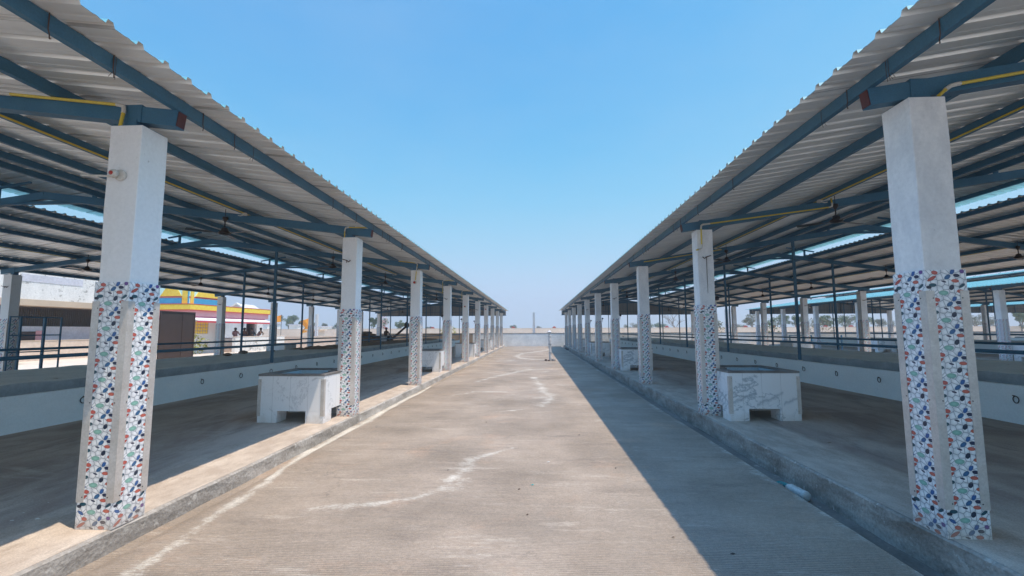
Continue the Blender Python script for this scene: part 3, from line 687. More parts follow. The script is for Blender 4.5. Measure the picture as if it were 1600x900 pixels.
# ------------------------------------------------------------------ conduits
def conduit(pts, label, r=.0125, ends=()):
    """yellow tube with white elbows; pts list of (x,y,z)"""
    t = thing('electrical_conduit', pts[0], label, 'conduit', 'yellow wiring conduits under the roofs')
    o = Vector(pts[0]); P = [Vector(p) - o for p in pts]
    m = MB(); yel = MB()
    for a, b in zip(P[:-1], P[1:]):
        d = (b - a); L = d.length; d.normalize(); c = min(.05, L * .3)
        yel.tube([a + d * c * (a != P[0]), b - d * c * (b != P[-1])], r, 8, 'yellow')
    yel.build('pipe', 'yellow', t)
    if len(P) > 2:
        for a, b, c in zip(P[:-2], P[1:-1], P[2:]):
            d0 = (b - a).normalized(); d1 = (c - b).normalized(); q0, q1 = b - d0 * .055, b + d1 * .055
            m.tube([q0 - d0 * .02, q0, b * .6 + (q0 + q1) * .2, q1, q1 + d1 * .02], r * 1.25, 8, 'pvc')
        m.build('elbow', 'pvc', t)
    return t
for k in 'LR':
    q = SH[k]; sa = 1 if k == 'L' else -1; xc = q['xc']; u = 4.10; zl = q['zr'](u) - .002
    nm = 'left' if k == 'L' else 'right'
    for s in (sa, -sa):
        x = xc + s * (u + .045); y0 = q['Y0'] + 2.0 if s != sa else 1.2
        conduit([(x, y0, zl), (x, q['Y0'] + (6.1 if s == sa else 5) * q['sp'], zl)], 'straight yellow conduit under the third purlin, %s half of the %s shed' % ('aisle' if s == sa else 'outer', nm), .012)
        for i in range(1, 7):
            jb = MB(); jb.lathe([(.02, -.03), (.035, -.025), (.035, .02), (.02, .025)], (0, 0, 0), 12, 'pvc'); jb.tube([(0, -.06, 0), (0, .06, 0)], .018, 8, 'pvc')
            jb.tube([(0, 0, -.01), (s * -.09, 0, -.03), (s * -.13, -.0, -.02)], .009, 6, 'pvc')
            o = jb.build('junction_box', 'pvc', loc=(x, q['Y0'] + i * q['sp'] + .135 - .16, zl - .012))
            tag(o, 'round cream junction box on the %s-half conduit, at the %s fan of the %s shed' % ('aisle' if s == sa else 'outer', ORD[i - 1], nm), 'junction box', 'round junction boxes beside the fans')
def col_x(k, off=0): q = SH[k]; return q['xc'] + (1 if k == 'L' else -1) * (6.28 - off)
# left first frame: from rafter down to the camera height on the near face
L = SH['L']; Rr = SH['R']
yl = L['Y0'] - .04
conduit([(-6.4, L['Y0'] + .06, L['zr'](3.13) - .02), (-4.6, L['Y0'] + .065, L['zr'](4.93) - .015), (-3.47, L['Y0'] + .06, L['zr'](6.06) - .015), (-3.47, L['Y0'] + .03, 3.22)], 'yellow conduit bending down with a cream elbow onto the nearest left column', .0135)
conduit([(4.9, Rr['Y0'] + .06, Rr['zr'](4.26) - .08), (3.25, Rr['Y0'] + .06, Rr['zr'](5.91) - .10), (3.12, Rr['Y0'] + .02, 3.29)], 'yellow conduit along the rafter over the nearest right column', .0135)
y1 = Rr['Y0'] + Rr['sp'] + .05
conduit([(5.26, y1, Rr['zr'](3.9) + .02), (5.26, y1 - .03, Rr['zr'](3.9) - .14), (3.05, y1 - .03, Rr['zr'](6.11) - .085), (2.95, y1 - .07, 3.36), (2.95, y1 - .07, 2.93), (2.84, y1 - .10, 2.90)], 'yellow conduit running from the fan down the second right column', .0125)
y2 = L['Y0'] + 2 * L['sp']
conduit([(-3.9, y2 + .06, L['zr'](5.63) - .0), (-3.35, y2 + .06, L['zr'](6.18) + .0), (-3.35, y2 - .03, 3.24), (-3.38, y2 - .03, 2.92)], 'yellow conduit dropping to the lamp on the third left column', .012)
y1l = L['Y0'] + L['sp']
conduit([(-3.03, y1l + .06, 3.40), (-3.50, y1l + .03, 3.405), (-3.50, y1l + .03, 3.20)], 'thin conduit hooked over the head of the second left column', .010)
for i in (3, 4):
    y = L['Y0'] + i * L['sp']
    conduit([(-3.03, y + .05, 3.42), (-3.56, y + .03, 3.42), (-3.56, y + .03, 2.95)], 'thin conduit down the edge of the %s left column' % ORD[i], .010)
y = Rr['Y0'] + 2 * Rr['sp']
conduit([(5.2, y + .06, Rr['zr'](3.96) - .06), (3.05, y + .06, Rr['zr'](6.11) - .06)], 'yellow conduit along the rafter over the third right column', .012)

# CCTV, lamps, hooks and boxes on columns
t = thing('security_camera', (-3.39, L['Y0'] - .004, 2.78), 'white dome camera with red lens ring on the nearest left column', 'security camera')
m = MB(); m.lathe([(.046, 0), (.046, -.014), (.036, -.02)], (0, 0, 0), 20, 'pvc', 'y'); m.build('base', 'pvc', t, smooth=False)
m = MB(); m.lathe([(.014, .0), (.030, -.006), (.036, -.022), (.034, -.038), (.024, -.048)], (-.028, -.014, .004), 16, 'pvc', 'y'); m.build('housing', 'pvc', t, smooth=True)
m = MB(); m.lathe([(.017, -.049), (.015, -.054), (.006, -.056)], (-.030, -.014, .004), 14, 'red', 'y'); m.build('lens', 'red', t)
m = MB(); m.tube([(-.05, -.012, -.01), (-.15, -.02, -.005), (-.40, .05, .03)], .009, 6, 'pvc'); m.build('cable', 'pvc', t)
LH = None
for i, z, lab in ((2, 2.86, 'red and white lamp holder high on the third left column'), (4, 2.66, 'red and white lamp holder on the fifth left column, near mid height'), (6, 2.95, 'small red and white lamp holder on the seventh left column')):
    t = thing('lamp_holder', (-3.385, L['Y0'] + i * L['sp'] - .0, z), lab, 'lamp holder', 'lamp holders on the left columns')
    m = MB(); m.lathe([(.045, 0), (.045, -.02), (.03, -.03)], (0, 0, 0), 14, 'pvc', 'y'); m.build('base', 'pvc', t)
    m = MB(); m.lathe([(.03, -.0305), (.034, -.05), (.02, -.07)], (-.02, 0, 0), 14, 'red', 'y'); m.build('cap', 'red', t)
def hook(loc, label, sx=1, grp='rusty iron hooks on the columns', sc_=1.0):
    m = MB(); m.tube([(0, .02, 0), (0, -.05 * sc_, 0)], .008, 6, 'rust'); m.tube([(-.07 * sx * sc_, -.05 * sc_, .02), (0, -.052 * sc_, 0), (.045 * sx * sc_, -.05 * sc_, -.03), (.075 * sx * sc_, -.05 * sc_, .0)], .009, 6, 'rust')
    m.tube([(0, -.05 * sc_, 0), (.015 * sx, -.055 * sc_, -.05)], .006, 5, 'rust')
    o = m.build('wall_hook', 'rust', loc=loc); tag(o, label, 'hook', grp)
hook((-3.42, L['Y0'] + L['sp'], 2.78), 'rusty hook on the plaster of the second left column')
hook((3.02, Rr['Y0'] + Rr['sp'], 2.78), 'rusty hook above a run-down stain on the second right column', -1)
m = MB(); yf = Rr['Y0'] + Rr['sp'] - .0045
m.prism([(3.02, 0), (3.035, 0), (3.033, .3), (3.03, .6), (3.024, .62), (3.02, .3)], 0, .003); m.v = [(x, yf - .0 + z, 2.75 - y) for x, y, z in m.v]
m.prism([(0, 0), (1, 0), (1, 1)], 0, 0) if False else None
tag(m.build('rust_stain', 'rim'), 'thin brown run-down stain below the hook on the second right column', 'stain')
hook((-3.42, L['Y0'] + 3 * L['sp'], 2.72), 'small rusty hook on the fourth left column', 1)
hook((-3.42, L['Y0'] + 5 * L['sp'], 2.72), 'small rusty hook on the sixth left column', 1)
for i in (2, 3, 4, 5): hook((-15.65, L['Y0'] + i * L['sp'], 2.85), 'rusty hook on an outer column of the left shed, %s from the near end' % ORD[i], 1, 'rusty hooks on the outer left columns', 1.6)
for i in (3, 4, 5, 6): hook((15.31, Rr['Y0'] + i * Rr['sp'], 2.85), 'rusty hook on an outer column of the right shed, %s from the near end' % ORD[i], -1, 'rusty hooks on the outer right columns', 1.6)
for i in (3, 5): hook((3.0, Rr['Y0'] + i * Rr['sp'], 2.70), 'small rusty hook on the %s right column' % ORD[i], -1)
for k, i, sx in (('L', 1, -1), ('L', 3, -1), ('L', 4, -1), ('L', 5, -1), ('R', 1, 1), ('R', 3, 1), ('R', 4, 1), ('R', 5, 1)):
    q = SH[k]; xx = q['xc'] + (-sx) * (6.28 - .27) + sx * .0
    t = thing('flood_lamp', (xx, q['Y0'] + i * q['sp'] + .12, 2.05), 'small dark lamp on a white arm behind the %s %s column' % (ORD[i], 'left' if k == 'L' else 'right'), 'lamp', 'small lamps on the backs of the columns')
    m = MB(); m.tube([(0, 0, -.05), (sx * .05, 0, -.05), (sx * .07, 0, -.02)], .012, 6, 'pvc'); m.tube([(sx * .05, 0, -.05), (sx * .055, 0, -.14)], .014, 6, 'pvc'); m.build('arm', 'pvc', t)
    m = MB(); m.lathe([(.02, -.03), (.04, -.02), (.045, .02), (.02, .045)], (sx * .07, 0, .0), 10, 'steel_dark'); m.build('head', 'steel_dark', t, smooth=True)
def small_box(x0, x1, y0, y1, z0, z1, label, mat='pvc', nm='switch_box'):
    m = MB(); m.box(x0, x1, y0, y1, z0, z1); m.box(x0 + .008, x1 - .008, y0 - .004, y0, z0 + .008, z1 - .008); m.build(nm, mat, bevel=.003)
    o = bpy.context.scene.collection.objects[-1]; tag(o, label, 'switch box', 'white switch boxes on columns'); return o
small_box(3.13, 3.18, Rr['Y0'] + .10, Rr['Y0'] + .19, 1.985, 2.06, 'white switch box edge at the tile top of the nearest right column')
small_box(3.16, 3.24, Rr['Y0'] + .12, Rr['Y0'] + .22, 1.18, 1.26, 'lower white socket box on the back of the nearest right column')

# ------------------------------------------------------------------ tanks
def make_tank(sg, marble, notch=True, loc=(0, 0, 0), label=''):
    """local origin: column's aisle corner line; x grows away from the aisle (times sg), y towards the viewer is negative"""
    t = thing('water_tank', loc, label, 'water tank', 'marble-clad water tanks beside the columns')
    x0, x1, y0, y1, zt, zb = .205, 1.315, -.63, .60, .80, .20
    X = lambda v: sg * v
    def bx(m, a, b, c, d, e, f, mt=None): m.box(min(X(a), X(b)), max(X(a), X(b)), c, d, e, f, mt)
    m = MB()   # shell: four walls; the column corner is notched out
    ax = x0; bx_ = .335
    w = .10
    bx(m, x0, x1, y0, y0 + w, zb, zt - .035)
    bx(m, x1 - w, x1, y0 + w, y1, zb, zt - .035)
    bx(m, bx_, x1 - w, y1 - w, y1, zb, zt - .035)
    bx(m, x0, x0 + w + .03, y0 + w, -.02, zb, zt - .035)
    bx(m, bx_, bx_ + w, -.02, y1 - w, zb, zt - .035)
    bx(m, x0 + w + .03, bx_, y0 + w, -.02, zb, zt - .30)
    m.build('basin', marble, t, bevel=.002)
    m = MB(); bx(m, bx_ + .1, x1 - w, y0 + w, y1 - w, zb + .002, zb + .12); 
    e = .003
    bx(m, bx_ + w, x1 - w, y1 - w - e, y1 - w - .0005, zb + .12, zt - .037); bx(m, x1 - w - e, x1 - w - .0005, y0 + w, y1 - w - e, zb + .12, zt - .037)
    m.build('lining', 'marble_in', t)
    m = MB()
    bx(m, x0 - .006, x1 + .006, y0 - .006, y0 + w + .006, zt - .035, zt); bx(m, x1 - w - .006, x1 + .006, y0 + w + .0065, y1, zt - .035, zt - .0005)
    bx(m, bx_, x1 - w - .0065, y1 - w, y1 + .006, zt - .035, zt - .0005); bx(m, x0 - .006, x0 + w + .02, y0 + w + .0065, -.02, zt - .035, zt - .0005)
    bx(m, bx_, bx_ + w, -.0195, y1 - w - .0005, zt - .035, zt - .0005)
    m.build('rim', 'rim', t, bevel=.002)
    for lx0, lx1, ly0, ly1 in ((x0, x0 + .30, y0, y0 + .30), (x1 - .33, x1, y0, y0 + .30), (x1 - .33, x1, y1 - .3, y1), (bx_, bx_ + .25, y1 - .3, y1)):
        m = MB(); bx(m, lx0 + .001, lx1 - .001, ly0 + .001, ly1 - .001, 0, zb - .0005); m.build('leg', marble, t, bevel=.002)
    for gx, gy, sx in ((x0, y0, -1), (x1, y0, 1)):
        m = MB(); a = X(gx + sx * .005); b = X(gx - sx * .052); c = X(gx + sx * .001)
        m.prism([(a, gy - .005), (b, gy - .005), (b, gy - .001), (c, gy - .001), (c, gy + .05), (a, gy + .05)], .12, .715)
        for zz in (.16, .68): m.lathe([(.004, 0), (.004, -.003)], (X(gx - sx * .04), gy - .005, zz), 6, 'black', 'y')
        m.build('corner_guard', 'guard', t)
    return t
tl = make_tank(-1, 'marble', loc=(-3.265, L['Y0'] + L['sp'] - .01, 0), label='marble-veined water tank beside the second left column, one corner in sunlight')
tr = make_tank(1, 'marble2', loc=(2.905, Rr['Y0'] + Rr['sp'] + .14, .035), label='white marble water tank beside the second right column, bold grey veins, all in shade')
dup(tl, (-3.265, L['Y0'] + 3 * L['sp'], 0), 'marble water tank behind the third left column, thin dark veins on its front')
dup(tl, (-3.265, L['Y0'] + 5 * L['sp'], 0), 'marble water tank beside the sixth left column')
dup(tl, (-3.265, L['Y0'] + 7 * L['sp'], 0), 'marble water tank beside the eighth left column')
dup(tr, (2.90, Rr['Y0'] + 3 * Rr['sp'] + .1, .035), 'marble water tank just beyond the third right column, dark branching veins')
dup(tr, (2.90, Rr['Y0'] + 5 * Rr['sp'] + .1, .035), 'marble water tank beside the sixth right column')
dup(tr, (2.90, Rr['Y0'] + 7 * Rr['sp'] + .1, .035), 'marble water tank beside the eighth right column')
for i in (3, 5, 7): dup(tl, (15.42, Rr['Y0'] + i * Rr['sp'], .035), 'white marble water tank at the %s outer column of the right shed' % ORD[i])
for i in (5, 7): dup(tr, (-15.78, L['Y0'] + i * L['sp'], 0), 'white marble water tank at the %s outer column of the left shed' % ORD[i])
for i in (4, 6): dup(tr, (21.33, Rr['Y0'] + i * Rr['sp'] - .6, .035), 'white marble water tank at the %s front column of the shed behind the right one' % ORD[i])

# ================================================================== END WALLS, LONE COLUMNS
def wall(x0, x1, y0, y1, z0, z1, mat, label, nm='boundary_wall', cope=None, grp=None):
    if cope:
        t = thing(nm, ((x0 + x1) / 2, (y0 + y1) / 2, z0), label, 'wall', grp); o = t.location
        m = MB(); m.box(x0 - o.x, x1 - o.x, y0 - o.y, y1 - o.y, 0, z1 - z0 - .05); m.build('wall_face', mat, t)
        m = MB(); m.box(x0 - o.x - .02, x1 - o.x + .02, y0 - o.y - .02, y1 - o.y + .02, z1 - z0 - .0495, z1 - z0); m.build('coping', cope, t)
        return t
    m = MB(); m.box(x0, x1, y0, y1, z0, z1); o = m.build(nm, mat); return tag(o, label, 'wall', grp)
wall(-6.55, 62, YF, YF + .23, -.25, 1.235, 'endwall', 'grey whitewashed wall closing the far end of the aisle', cope='rim')
wall(-16.2, -6.56, YF, YF + .2, -.25, 1.235, 'brick', 'brown brick stretch of end wall behind the left shed', cope='brick')
wall(-70, 95, 85, 85.25, -.3, 1.95, 'beige', 'long beige compound wall in the distance under the horizon', cope='beige')
def lone(x, y, z1, label, wd=.24):
    t = thing('concrete_pillar', (x, y, -.28), label, 'pillar', 'free-standing pillars beyond the sheds')
    m = MB(); m.box(-wd / 2, wd / 2, -wd / 2, wd / 2, 0, z1 + .28); m.build('shaft', 'plaster2', t, bevel=.006)
    m = MB(); e = wd / 2 + .012; m.box(-e, e, -e, e, 1.2, 2.35); tile_uv(m.build('tile_cladding', 'pebble', t).data)
lone(-.19, YF + .5, 3.40, 'lone tall pillar standing behind the end wall in the middle of the picture')
lone(-23.6, 47.4, 3.35, 'lone white pillar beyond the left shed, against the beige wall')
lone(16.3, YF + .5, 3.35, 'lone pillar behind the end wall, seen beside the second right column', .3)
lone(19.7, YF + .8, 3.6, 'lone pillar behind the end wall between the right-hand sheds', .3)

# ------------------------------------------------------------------ pole in the aisle
t = thing('standing_pipe', (.78, 24.4, -.12), 'white patchy pipe standing upright in the aisle beside the shadow edge', 'pipe')
m = MB(); rnd = random.Random(2); n = 14
m.tube([(rnd.uniform(-.008, .008) - .05 * (i / n), 0, .02 + 1.5 * i / n) for i in range(n + 1)], [.075 + rnd.uniform(-.012, .012) for i in range(n + 1)], 14, 'plaster2'); m.build('pipe', 'plaster2', t)
m = MB(); m.lathe([(.11, .0), (.12, .04), (.05, .10), (.03, .14)], (-.05, 0, 1.5), 12, 'plaster2'); m.build('cap', 'plaster2', t)
for zz, hh in ((.42, .03), (.86, .05), (1.28, .02)): m = MB(); m.lathe([(.092, 0), (.094, hh)], (-.05 * zz / 1.5, 0, zz), 14, 'trough'); m.build('binding', 'trough', t)
for i, (dx, dy, s_) in enumerate(((-.25, -.1, .09), (.14, -.16, .11), (-.10, -.22, .07), (.22, .02, .06))):
    m = MB(); m.lathe([(.3 * s_, 0), (s_, .25 * s_), (.85 * s_, .8 * s_), (.3 * s_, 1.05 * s_)], (0, 0, 0), 7, 'rust' if i % 2 == 0 else 'rim')
    tag(m.build('stone', 'rim', loc=(.78 + dx, 24.4 + dy, -.12)), ['rusty brown lump left of the standing pipe foot', 'grey lump in front of the standing pipe foot', 'small brown lump before the standing pipe foot', 'small grey lump right of the standing pipe foot'][i], 'stone', 'lumps at the foot of the pipe')
m = MB(); m.lathe([(.04, 0), (.13, .04), (.12, .14), (.04, .19)], (0, 0, 0), 9, 'gutter'); tag(m.build('stone', 'gutter', loc=(2.66, 40.5, -.2)), 'pale stone lying in the right gutter near the far wall', 'stone')
m = MB(); m.lathe([(.04, 0), (.16, .04), (.14, .1), (.04, .15)], (0, 0, 0), 9, 'steel_dark'); tag(m.build('stone', 'steel_dark', loc=(2.7, 39.4, -.2)), 'dark stone lying in the right gutter near the far wall', 'stone')

# bottle
t = thing('plastic_bottle', (2.70, 5.02, -.18), 'crumpled cloudy plastic bottle with teal string lying in the right gutter', 'bottle', rz=R(6))
m = MB(); rnd = random.Random(4)
m.lathe([(.02, -.17), (.046, -.165), (.05, -.15), (.046, -.09), (.049, -.03), (.045, .03), (.048, .07), (.03, .12), (.016, .14), (.015, .16)], (0, 0, 0), 14, 'bottle', 'y'); m.build('body', 'bottle', t, smooth=True)
m = MB(); m.lathe([(.017, .155), (.017, .18)], (0, 0, 0), 12, 'teal', 'y')
m.tube([(.0, .14, .01), (-.05, .2, .02), (-.06, .26, .0), (0, .27, .01), (.03, .2, .01), (.01, .14, .02)], .006, 6, 'teal'); m.build('string', 'teal', t)
# litter
for i, (px, py, z, s_, mt_, lb) in enumerate(((857, 722, -.118, .014, 'pvc', 'tiny pale chip on the sunlit road'), (811, 765, -.118, .010, 'rust', 'tiny brown chip on the sunlit road near the long streak'), (824, 805, -.118, .008, 'rust', 'tiny dark chip on the middle of the sunlit road'), (1145, 866, -.118, .014, 'black', 'small black chip on the shaded road, bottom right'), (832, 758, -.118, .012, 'teal', 'tiny teal chip on the sunlit road'), (1130, 688, -.2, .025, 'rust', 'dry leaf in the right gutter near the second column'), (962, 732, -.118, .009, 'black', 'tiny black chip near the shadow edge'), (1296, 692, .045, .022, 'sack', 'dry leaf on the shaded right floor in front of the tank'), (17, 815, .002, .02, 'pvc', 'pale scrap on the left floor near the picture edge'), (36, 803, .002, .016, 'pvc', 'pale scrap on the left floor beside the nearest column'), (57, 812, .002, .018, 'pvc', 'pale scrap just left of the nearest left column foot'), (75, 787, .002, .014, 'pvc', 'small pale scrap on the shaded left floor'), (760, 660, -.118, .008, 'rust', 'brown speck on the middle road'), (905, 680, -.118, .008, 'black', 'dark speck right of the middle road'), (700, 735, -.118, .007, 'rust', 'brown speck left of the curved streak'), (1052, 840, -.118, .009, 'sack', 'tan chip beside the shadow edge'))):
    x, y = px_ground(px, py, z); m = MB(); m.add([(-s_ * 1.6, 0, .001), (0, -s_ * .6, .002), (s_ * 1.6, s_ * .2, .006), (0, s_ * .7, .008), (0, 0, .012)], [(0, 1, 4), (1, 2, 4), (2, 3, 4), (3, 0, 4), (3, 2, 1, 0)], mt_)
    tag(m.build('litter_chip', mt_, loc=(x, y, z)), lb, 'litter', 'small litter on the ground')

exec_late = True
# ================================================================== LEFT BACKGROUND
# white house
HX = -29.0
h = thing('white_house', (HX, 22, -.2), 'weather-stained white flat-roofed house at the far left, grille under its slab', 'house')
def hb(nm, mat, *boxes, par=h, bev=0):
    m = MB()
    for b in boxes: m.box(*b)
    return m.build(nm, mat, par, bevel=bev)
hb('parapet', 'houswhite', (-8, .6, -16, 10, 3.55, 5.1))
hb('slab', 'soffit', (-8, .75, -16, 10.1, 3.2, 3.545))
hb('wall', 'houslav', (-8, -.4, -16, 9.5, 0, 2.05), (-8, -.4, 8.2, 9.5, 2.05, 3.2))
gr = hb('grille', 'grille', (-.6, -.5, -16, 8.2, 2.05, 2.1), (-.6, -.5, -16, 8.2, 3.12, 3.2), *[(-.58, -.55, -2 + k * .12, -1.97 + k * .12, 2.1, 3.12) for k in range(82)])
hb('dark_interior', 'grille', (-1.6, -1.4, -16, 8.2, 2.05, 3.2))
wn = hb('window', 'brown', (-.4, -.36, 1.6, 3.0, .75, 1.75)); hb('frame', 'pink', (-.36, -.34, 3.0, 3.35, .72, 1.8), (-.36, -.34, 1.5, 3.4, .62, .75), par=wn)
hb('vent', 'houslav', (.6, .62, 1.2, 4.6, 4.55, 4.95))
hb('roof_room', 'houswhite', (-7, -2, -10, -2, 5.1, 7.6)); hb('roof_tank', 'plaster2', (-4, -2.6, 1.0, 2.2, 5.1, 7.2), bev=.03)
wall(-28.3, -28.05, 8, 29.5, -.2, 1.05, 'beige', 'low beige yard wall in front of the white house', cope='soffit')
# cattle crush frame
t = thing('cattle_crush', (-14.4, 11.4, 0), 'blue tubular cattle crush frame standing by the outer left columns', 'cattle crush')
A, B, C_, D_ = (0, 0), (.05, .42), (0, 1.08), (.05, 1.5)
A = (0, .2)
for (x, y), wd in ((A, .032), (B, .05), (C_, .055), (D_, .032)):
    m = MB(); m.bar((x, y, 0), (x, y, 1.95), wd, wd, 'steel', (0, 1, 0)); m.build('post', 'steel', t)
for z in (1.93, 1.42, .95): m = MB(); m.bar((0.03, .18, z), (.03, 1.52, z), .032, .032, 'steel'); m.build('rail', 'steel', t)

# gate leaves of brown sheet metal
for j, (y0_, y1_, xx, lb) in enumerate(((21.0, 23.3, -20.6, 'left leaf of the open brown sheet-metal gate before the temple'), (23.4, 25.9, -20.4, 'right leaf of the open brown sheet-metal gate before the temple'))):
    t = thing('gate_leaf', (xx, y0_, -.1), lb, 'gate', 'brown sheet-metal gate leaves')
    m = MB(); m.box(-.02, .02, 0, y1_ - y0_, .1, 2.75, 'brown'); m.build('sheet', 'brown', t)
    m = MB(); L_ = y1_ - y0_; m.box(.021, .05, .0, .06, .1, 2.75); m.box(.021, .05, L_ - .06, L_, .1, 2.75); m.box(.021, .05, .062, L_ - .062, 2.69, 2.75); m.box(.021, .045, L_ * .62, L_ * .62 + .03, .1, 2.68); m.build('frame', 'brown', t)

# temple
TX = -24.0; TYc = 30.0
t = thing('temple', (TX, TYc, -.1), 'gaudy pink, yellow and cyan temple with striped awning behind the left shed', 'temple')
def tb(nm, mat, *boxes, par=t, bev=0):
    m = MB()
    for b in boxes: m.box(*b)
    return m.build(nm, mat, par, bevel=bev)
Ly = 9.7
tb('roof_slab', 'tyellow', (-14, 0, 0, Ly, 3.15, 3.51))
tb('edge_trim', 'tred', (-14, .012, -.012, Ly + .012, 3.515, 3.56), (-14, .012, -.012, Ly + .012, 3.105, 3.145))
tb('cornice', 'pink', (-14, -.12, .12, Ly - .3, 2.70, 3.10))
tb('wall', 'twhite', (-14, -.9, .9, 4.0, 1.2, 2.45), (-14, -.9, .9, 4.0, 0, 1.19))
tb('lintel', 'magenta', (-14, -.22, .22, Ly - .6, 2.58, 2.695))
# sloping awning, white with red edge
m = MB(); m.profile_y([(-.22, 2.575), (-.22, 2.62), (.42, 2.42), (.42, 2.37)], .22, Ly - .6, 'twhite'); m.build('awning', 'twhite', t)
m = MB(); m.box(.421, .44, .2, Ly - .58, 2.25, 2.36); m.build('awning_edge', 'tred', t)
wn = tb('window', 'soffit', (-.9, -.86, 1.3, 3.0, 1.45, 2.35)); 
m = MB()
for a in range(6):
    for b in range(4):
        m.lathe([(.09, 0), (.13, .02), (.05, .04)], (-.86, 1.5 + a * .26, 1.56 + b * .23), 4, 'tyellow', 'x')
m.build('lattice', 'tyellow', wn)
for yy in (7.4, 8.0): tb('pillar', 'grille' if yy < 7.6 else 'plaster2', (-.8, -.45, yy, yy + .3, .9, 2.56))
tb('porch_floor', 'beige', (-14, -.3, 4.05, Ly - .3, 0, 1.05))
# painted parapet
tb('parapet', 'tpale', (-14, -.5, .5, 3.95, 3.56, 4.9))
pr = tb('parapet_band', 'tred', (-14, -.48, .48, 3.97, 4.02, 4.10))
tb('panel', 'tcyan', (-.499, -.47, .9, 3.5, 3.60, 3.98), (-2.75, -1.05, .47, .499, 3.60, 3.98), (-.6, -.52, .47, .499, 3.60, 4.6))
for b_ in ((-.499, -.44, .58, .86, 3.58, 4.75), (-.499, -.44, 3.55, 3.8, 3.58, 4.75), (-1.0, -.62, .44, .499, 3.58, 4.75), (-3.1, -2.8, .44, .499, 3.58, 4.75)): tb('pilaster', 'tyellow', b_)
for (cx, ax) in ((-1.85, 'y'), (2.2, 'x')):
    m = MB(); N = 9; rad = .72 if ax == 'y' else 1.05
    pts = [(rad * math.cos(math.pi * k / N) * (1 + .12 * math.cos(6 * math.pi * k / N)), rad * .9 * math.sin(math.pi * k / N)) for k in range(N + 1)]
    if ax == 'y': vs = [(cx + a, .44, 4.12 + b) for a, b in pts] + [(cx + a, .498, 4.12 + b) for a, b in pts]
    else: vs = [(-.44, cx + a, 4.12 + b) for a, b in pts] + [(-.498, cx + a, 4.12 + b) for a, b in pts]
    n = N + 1; m.add(vs, [tuple(range(n)), tuple(range(n, 2 * n))[::-1]] + [(i, i + 1, n + i + 1, n + i) for i in range(N)] + [(N, 0, n, 2 * n - 1)], 'tyellow'); m.build('shell_ornament', 'tyellow', t)
# small gabled house behind the temple
t = thing('gabled_house', (-34.35, 50, -.3), 'grey gable end with white verge boards showing above the temple roof', 'house')
m = MB(); m.profile_y([(-1.3, 0), (1.3, 0), (1.3, 4.2), (0, 5.0), (-1.3, 4.2)], 0, 3, 'plaster2'); m.build('wall', 'plaster2', t)
m = MB(); m.bar((0, -.1, 5.05), (1.5, -.1, 4.12), .3, .12, 'twhite'); m.bar((0, -.1, 5.05), (-1.5, -.1, 4.12), .3, .12, 'twhite'); m.build('verge_board', 'twhite', t)
# porch wall, people
wall(-23.35, -23.1, 33.6, 40.4, -.1, 1.12, 'houswhite', 'stained white low wall below the people at the temple porch', cope='beige')
def person(loc, rz, cloth, label, lean=0.0, arms=1.0, scale=1.0):
    verts = [(0, 0, .0), (0, .02 + lean * .3, .25), (0, .03 + lean, .48), (0, .03 + lean, .58), (0, .02 + lean, .70), (0, 0.0 + lean, .80),
             (.19, .03 + lean, .50), (.27, -.10 + lean, .28), (.20, -.30, .16 * arms + .08), (-.19, .03 + lean, .50), (-.27, -.10 + lean, .28), (-.2, -.30, .16 * arms + .08),
             (.10, -.05, -.02), (.13, -.42, .03), (.13, -.45, -.38), (.13, -.55, -.42), (-.10, -.05, -.02), (-.13, -.42, .03), (-.13, -.45, -.38), (-.13, -.55, -.42)]
    rad = [.15, .14, .15, .055, .095, .07, .065, .045, .032, .065, .045, .032, .10, .075, .045, .04, .10, .075, .045, .04]
    ed = [(0, 1), (1, 2), (2, 3), (3, 4), (4, 5), (2, 6), (6, 7), (7, 8), (2, 9), (9, 10), (10, 11), (0, 12), (12, 13), (13, 14), (14, 15), (0, 16), (16, 17), (17, 18), (18, 19)]
    me = bpy.data.meshes.new('person'); me.from_pydata(verts, ed, []); o = bpy.data.objects.new('person', me); COL.objects.link(o)
    md = o.modifiers.new('skin', 'SKIN'); 
    for i, r_ in enumerate(rad): me.skin_vertices[0].data[i].radius = (r_, r_)
    me.skin_vertices[0].data[0].use_root = True
    o.modifiers.new('sub', 'SUBSURF').render_levels = 2; o.modifiers['sub'].levels = 2
    dg = bpy.context.evaluated_depsgraph_get(); ev = o.evaluated_get(dg); m2 = bpy.data.meshes.new_from_object(ev)
    o.modifiers.clear(); o.data = m2; m2.materials.clear(); m2.materials.append(MT[cloth]); m2.materials.append(MT['skin'])
    for p in m2.polygons:
        c = p.center; p.use_smooth = True
        p.material_index = 1 if (c.z > .53 or (c.y < -.2 and c.z > .1) or (c.z < -.3)) else 0
    o.location = loc; o.rotation_euler = (0, 0, rz); o.scale = (scale,) * 3
    m = MB(); m.lathe([(.03, .115), (.09, .085), (.108, .02), (.10, -.045), (.06, -.06)], (0, .035 + lean, .735), 12, 'hair'); hh = m.build('hair', 'hair', o, smooth=True)
    return tag(o, label, 'person', 'people sitting at the temple porch')
PY = px_ground
person((-24.9, 36.2, .98), R(60), 'cloth1', 'person in a pink checked shirt sitting on the temple porch wall')
person((-24.55, 36.9, .98), R(20), 'cloth2', 'person in dark navy clothes bent forward beside the pink shirt', -.22)
person((-24.0, 37.0, .98), R(80), 'cloth3', 'person with dark hair and brown clothes sitting nearest the porch pillar', .0)
person((-24.1, 37.9, .98), R(100), 'cloth1', 'person leaning low at the foot of the porch pillar', -.3)

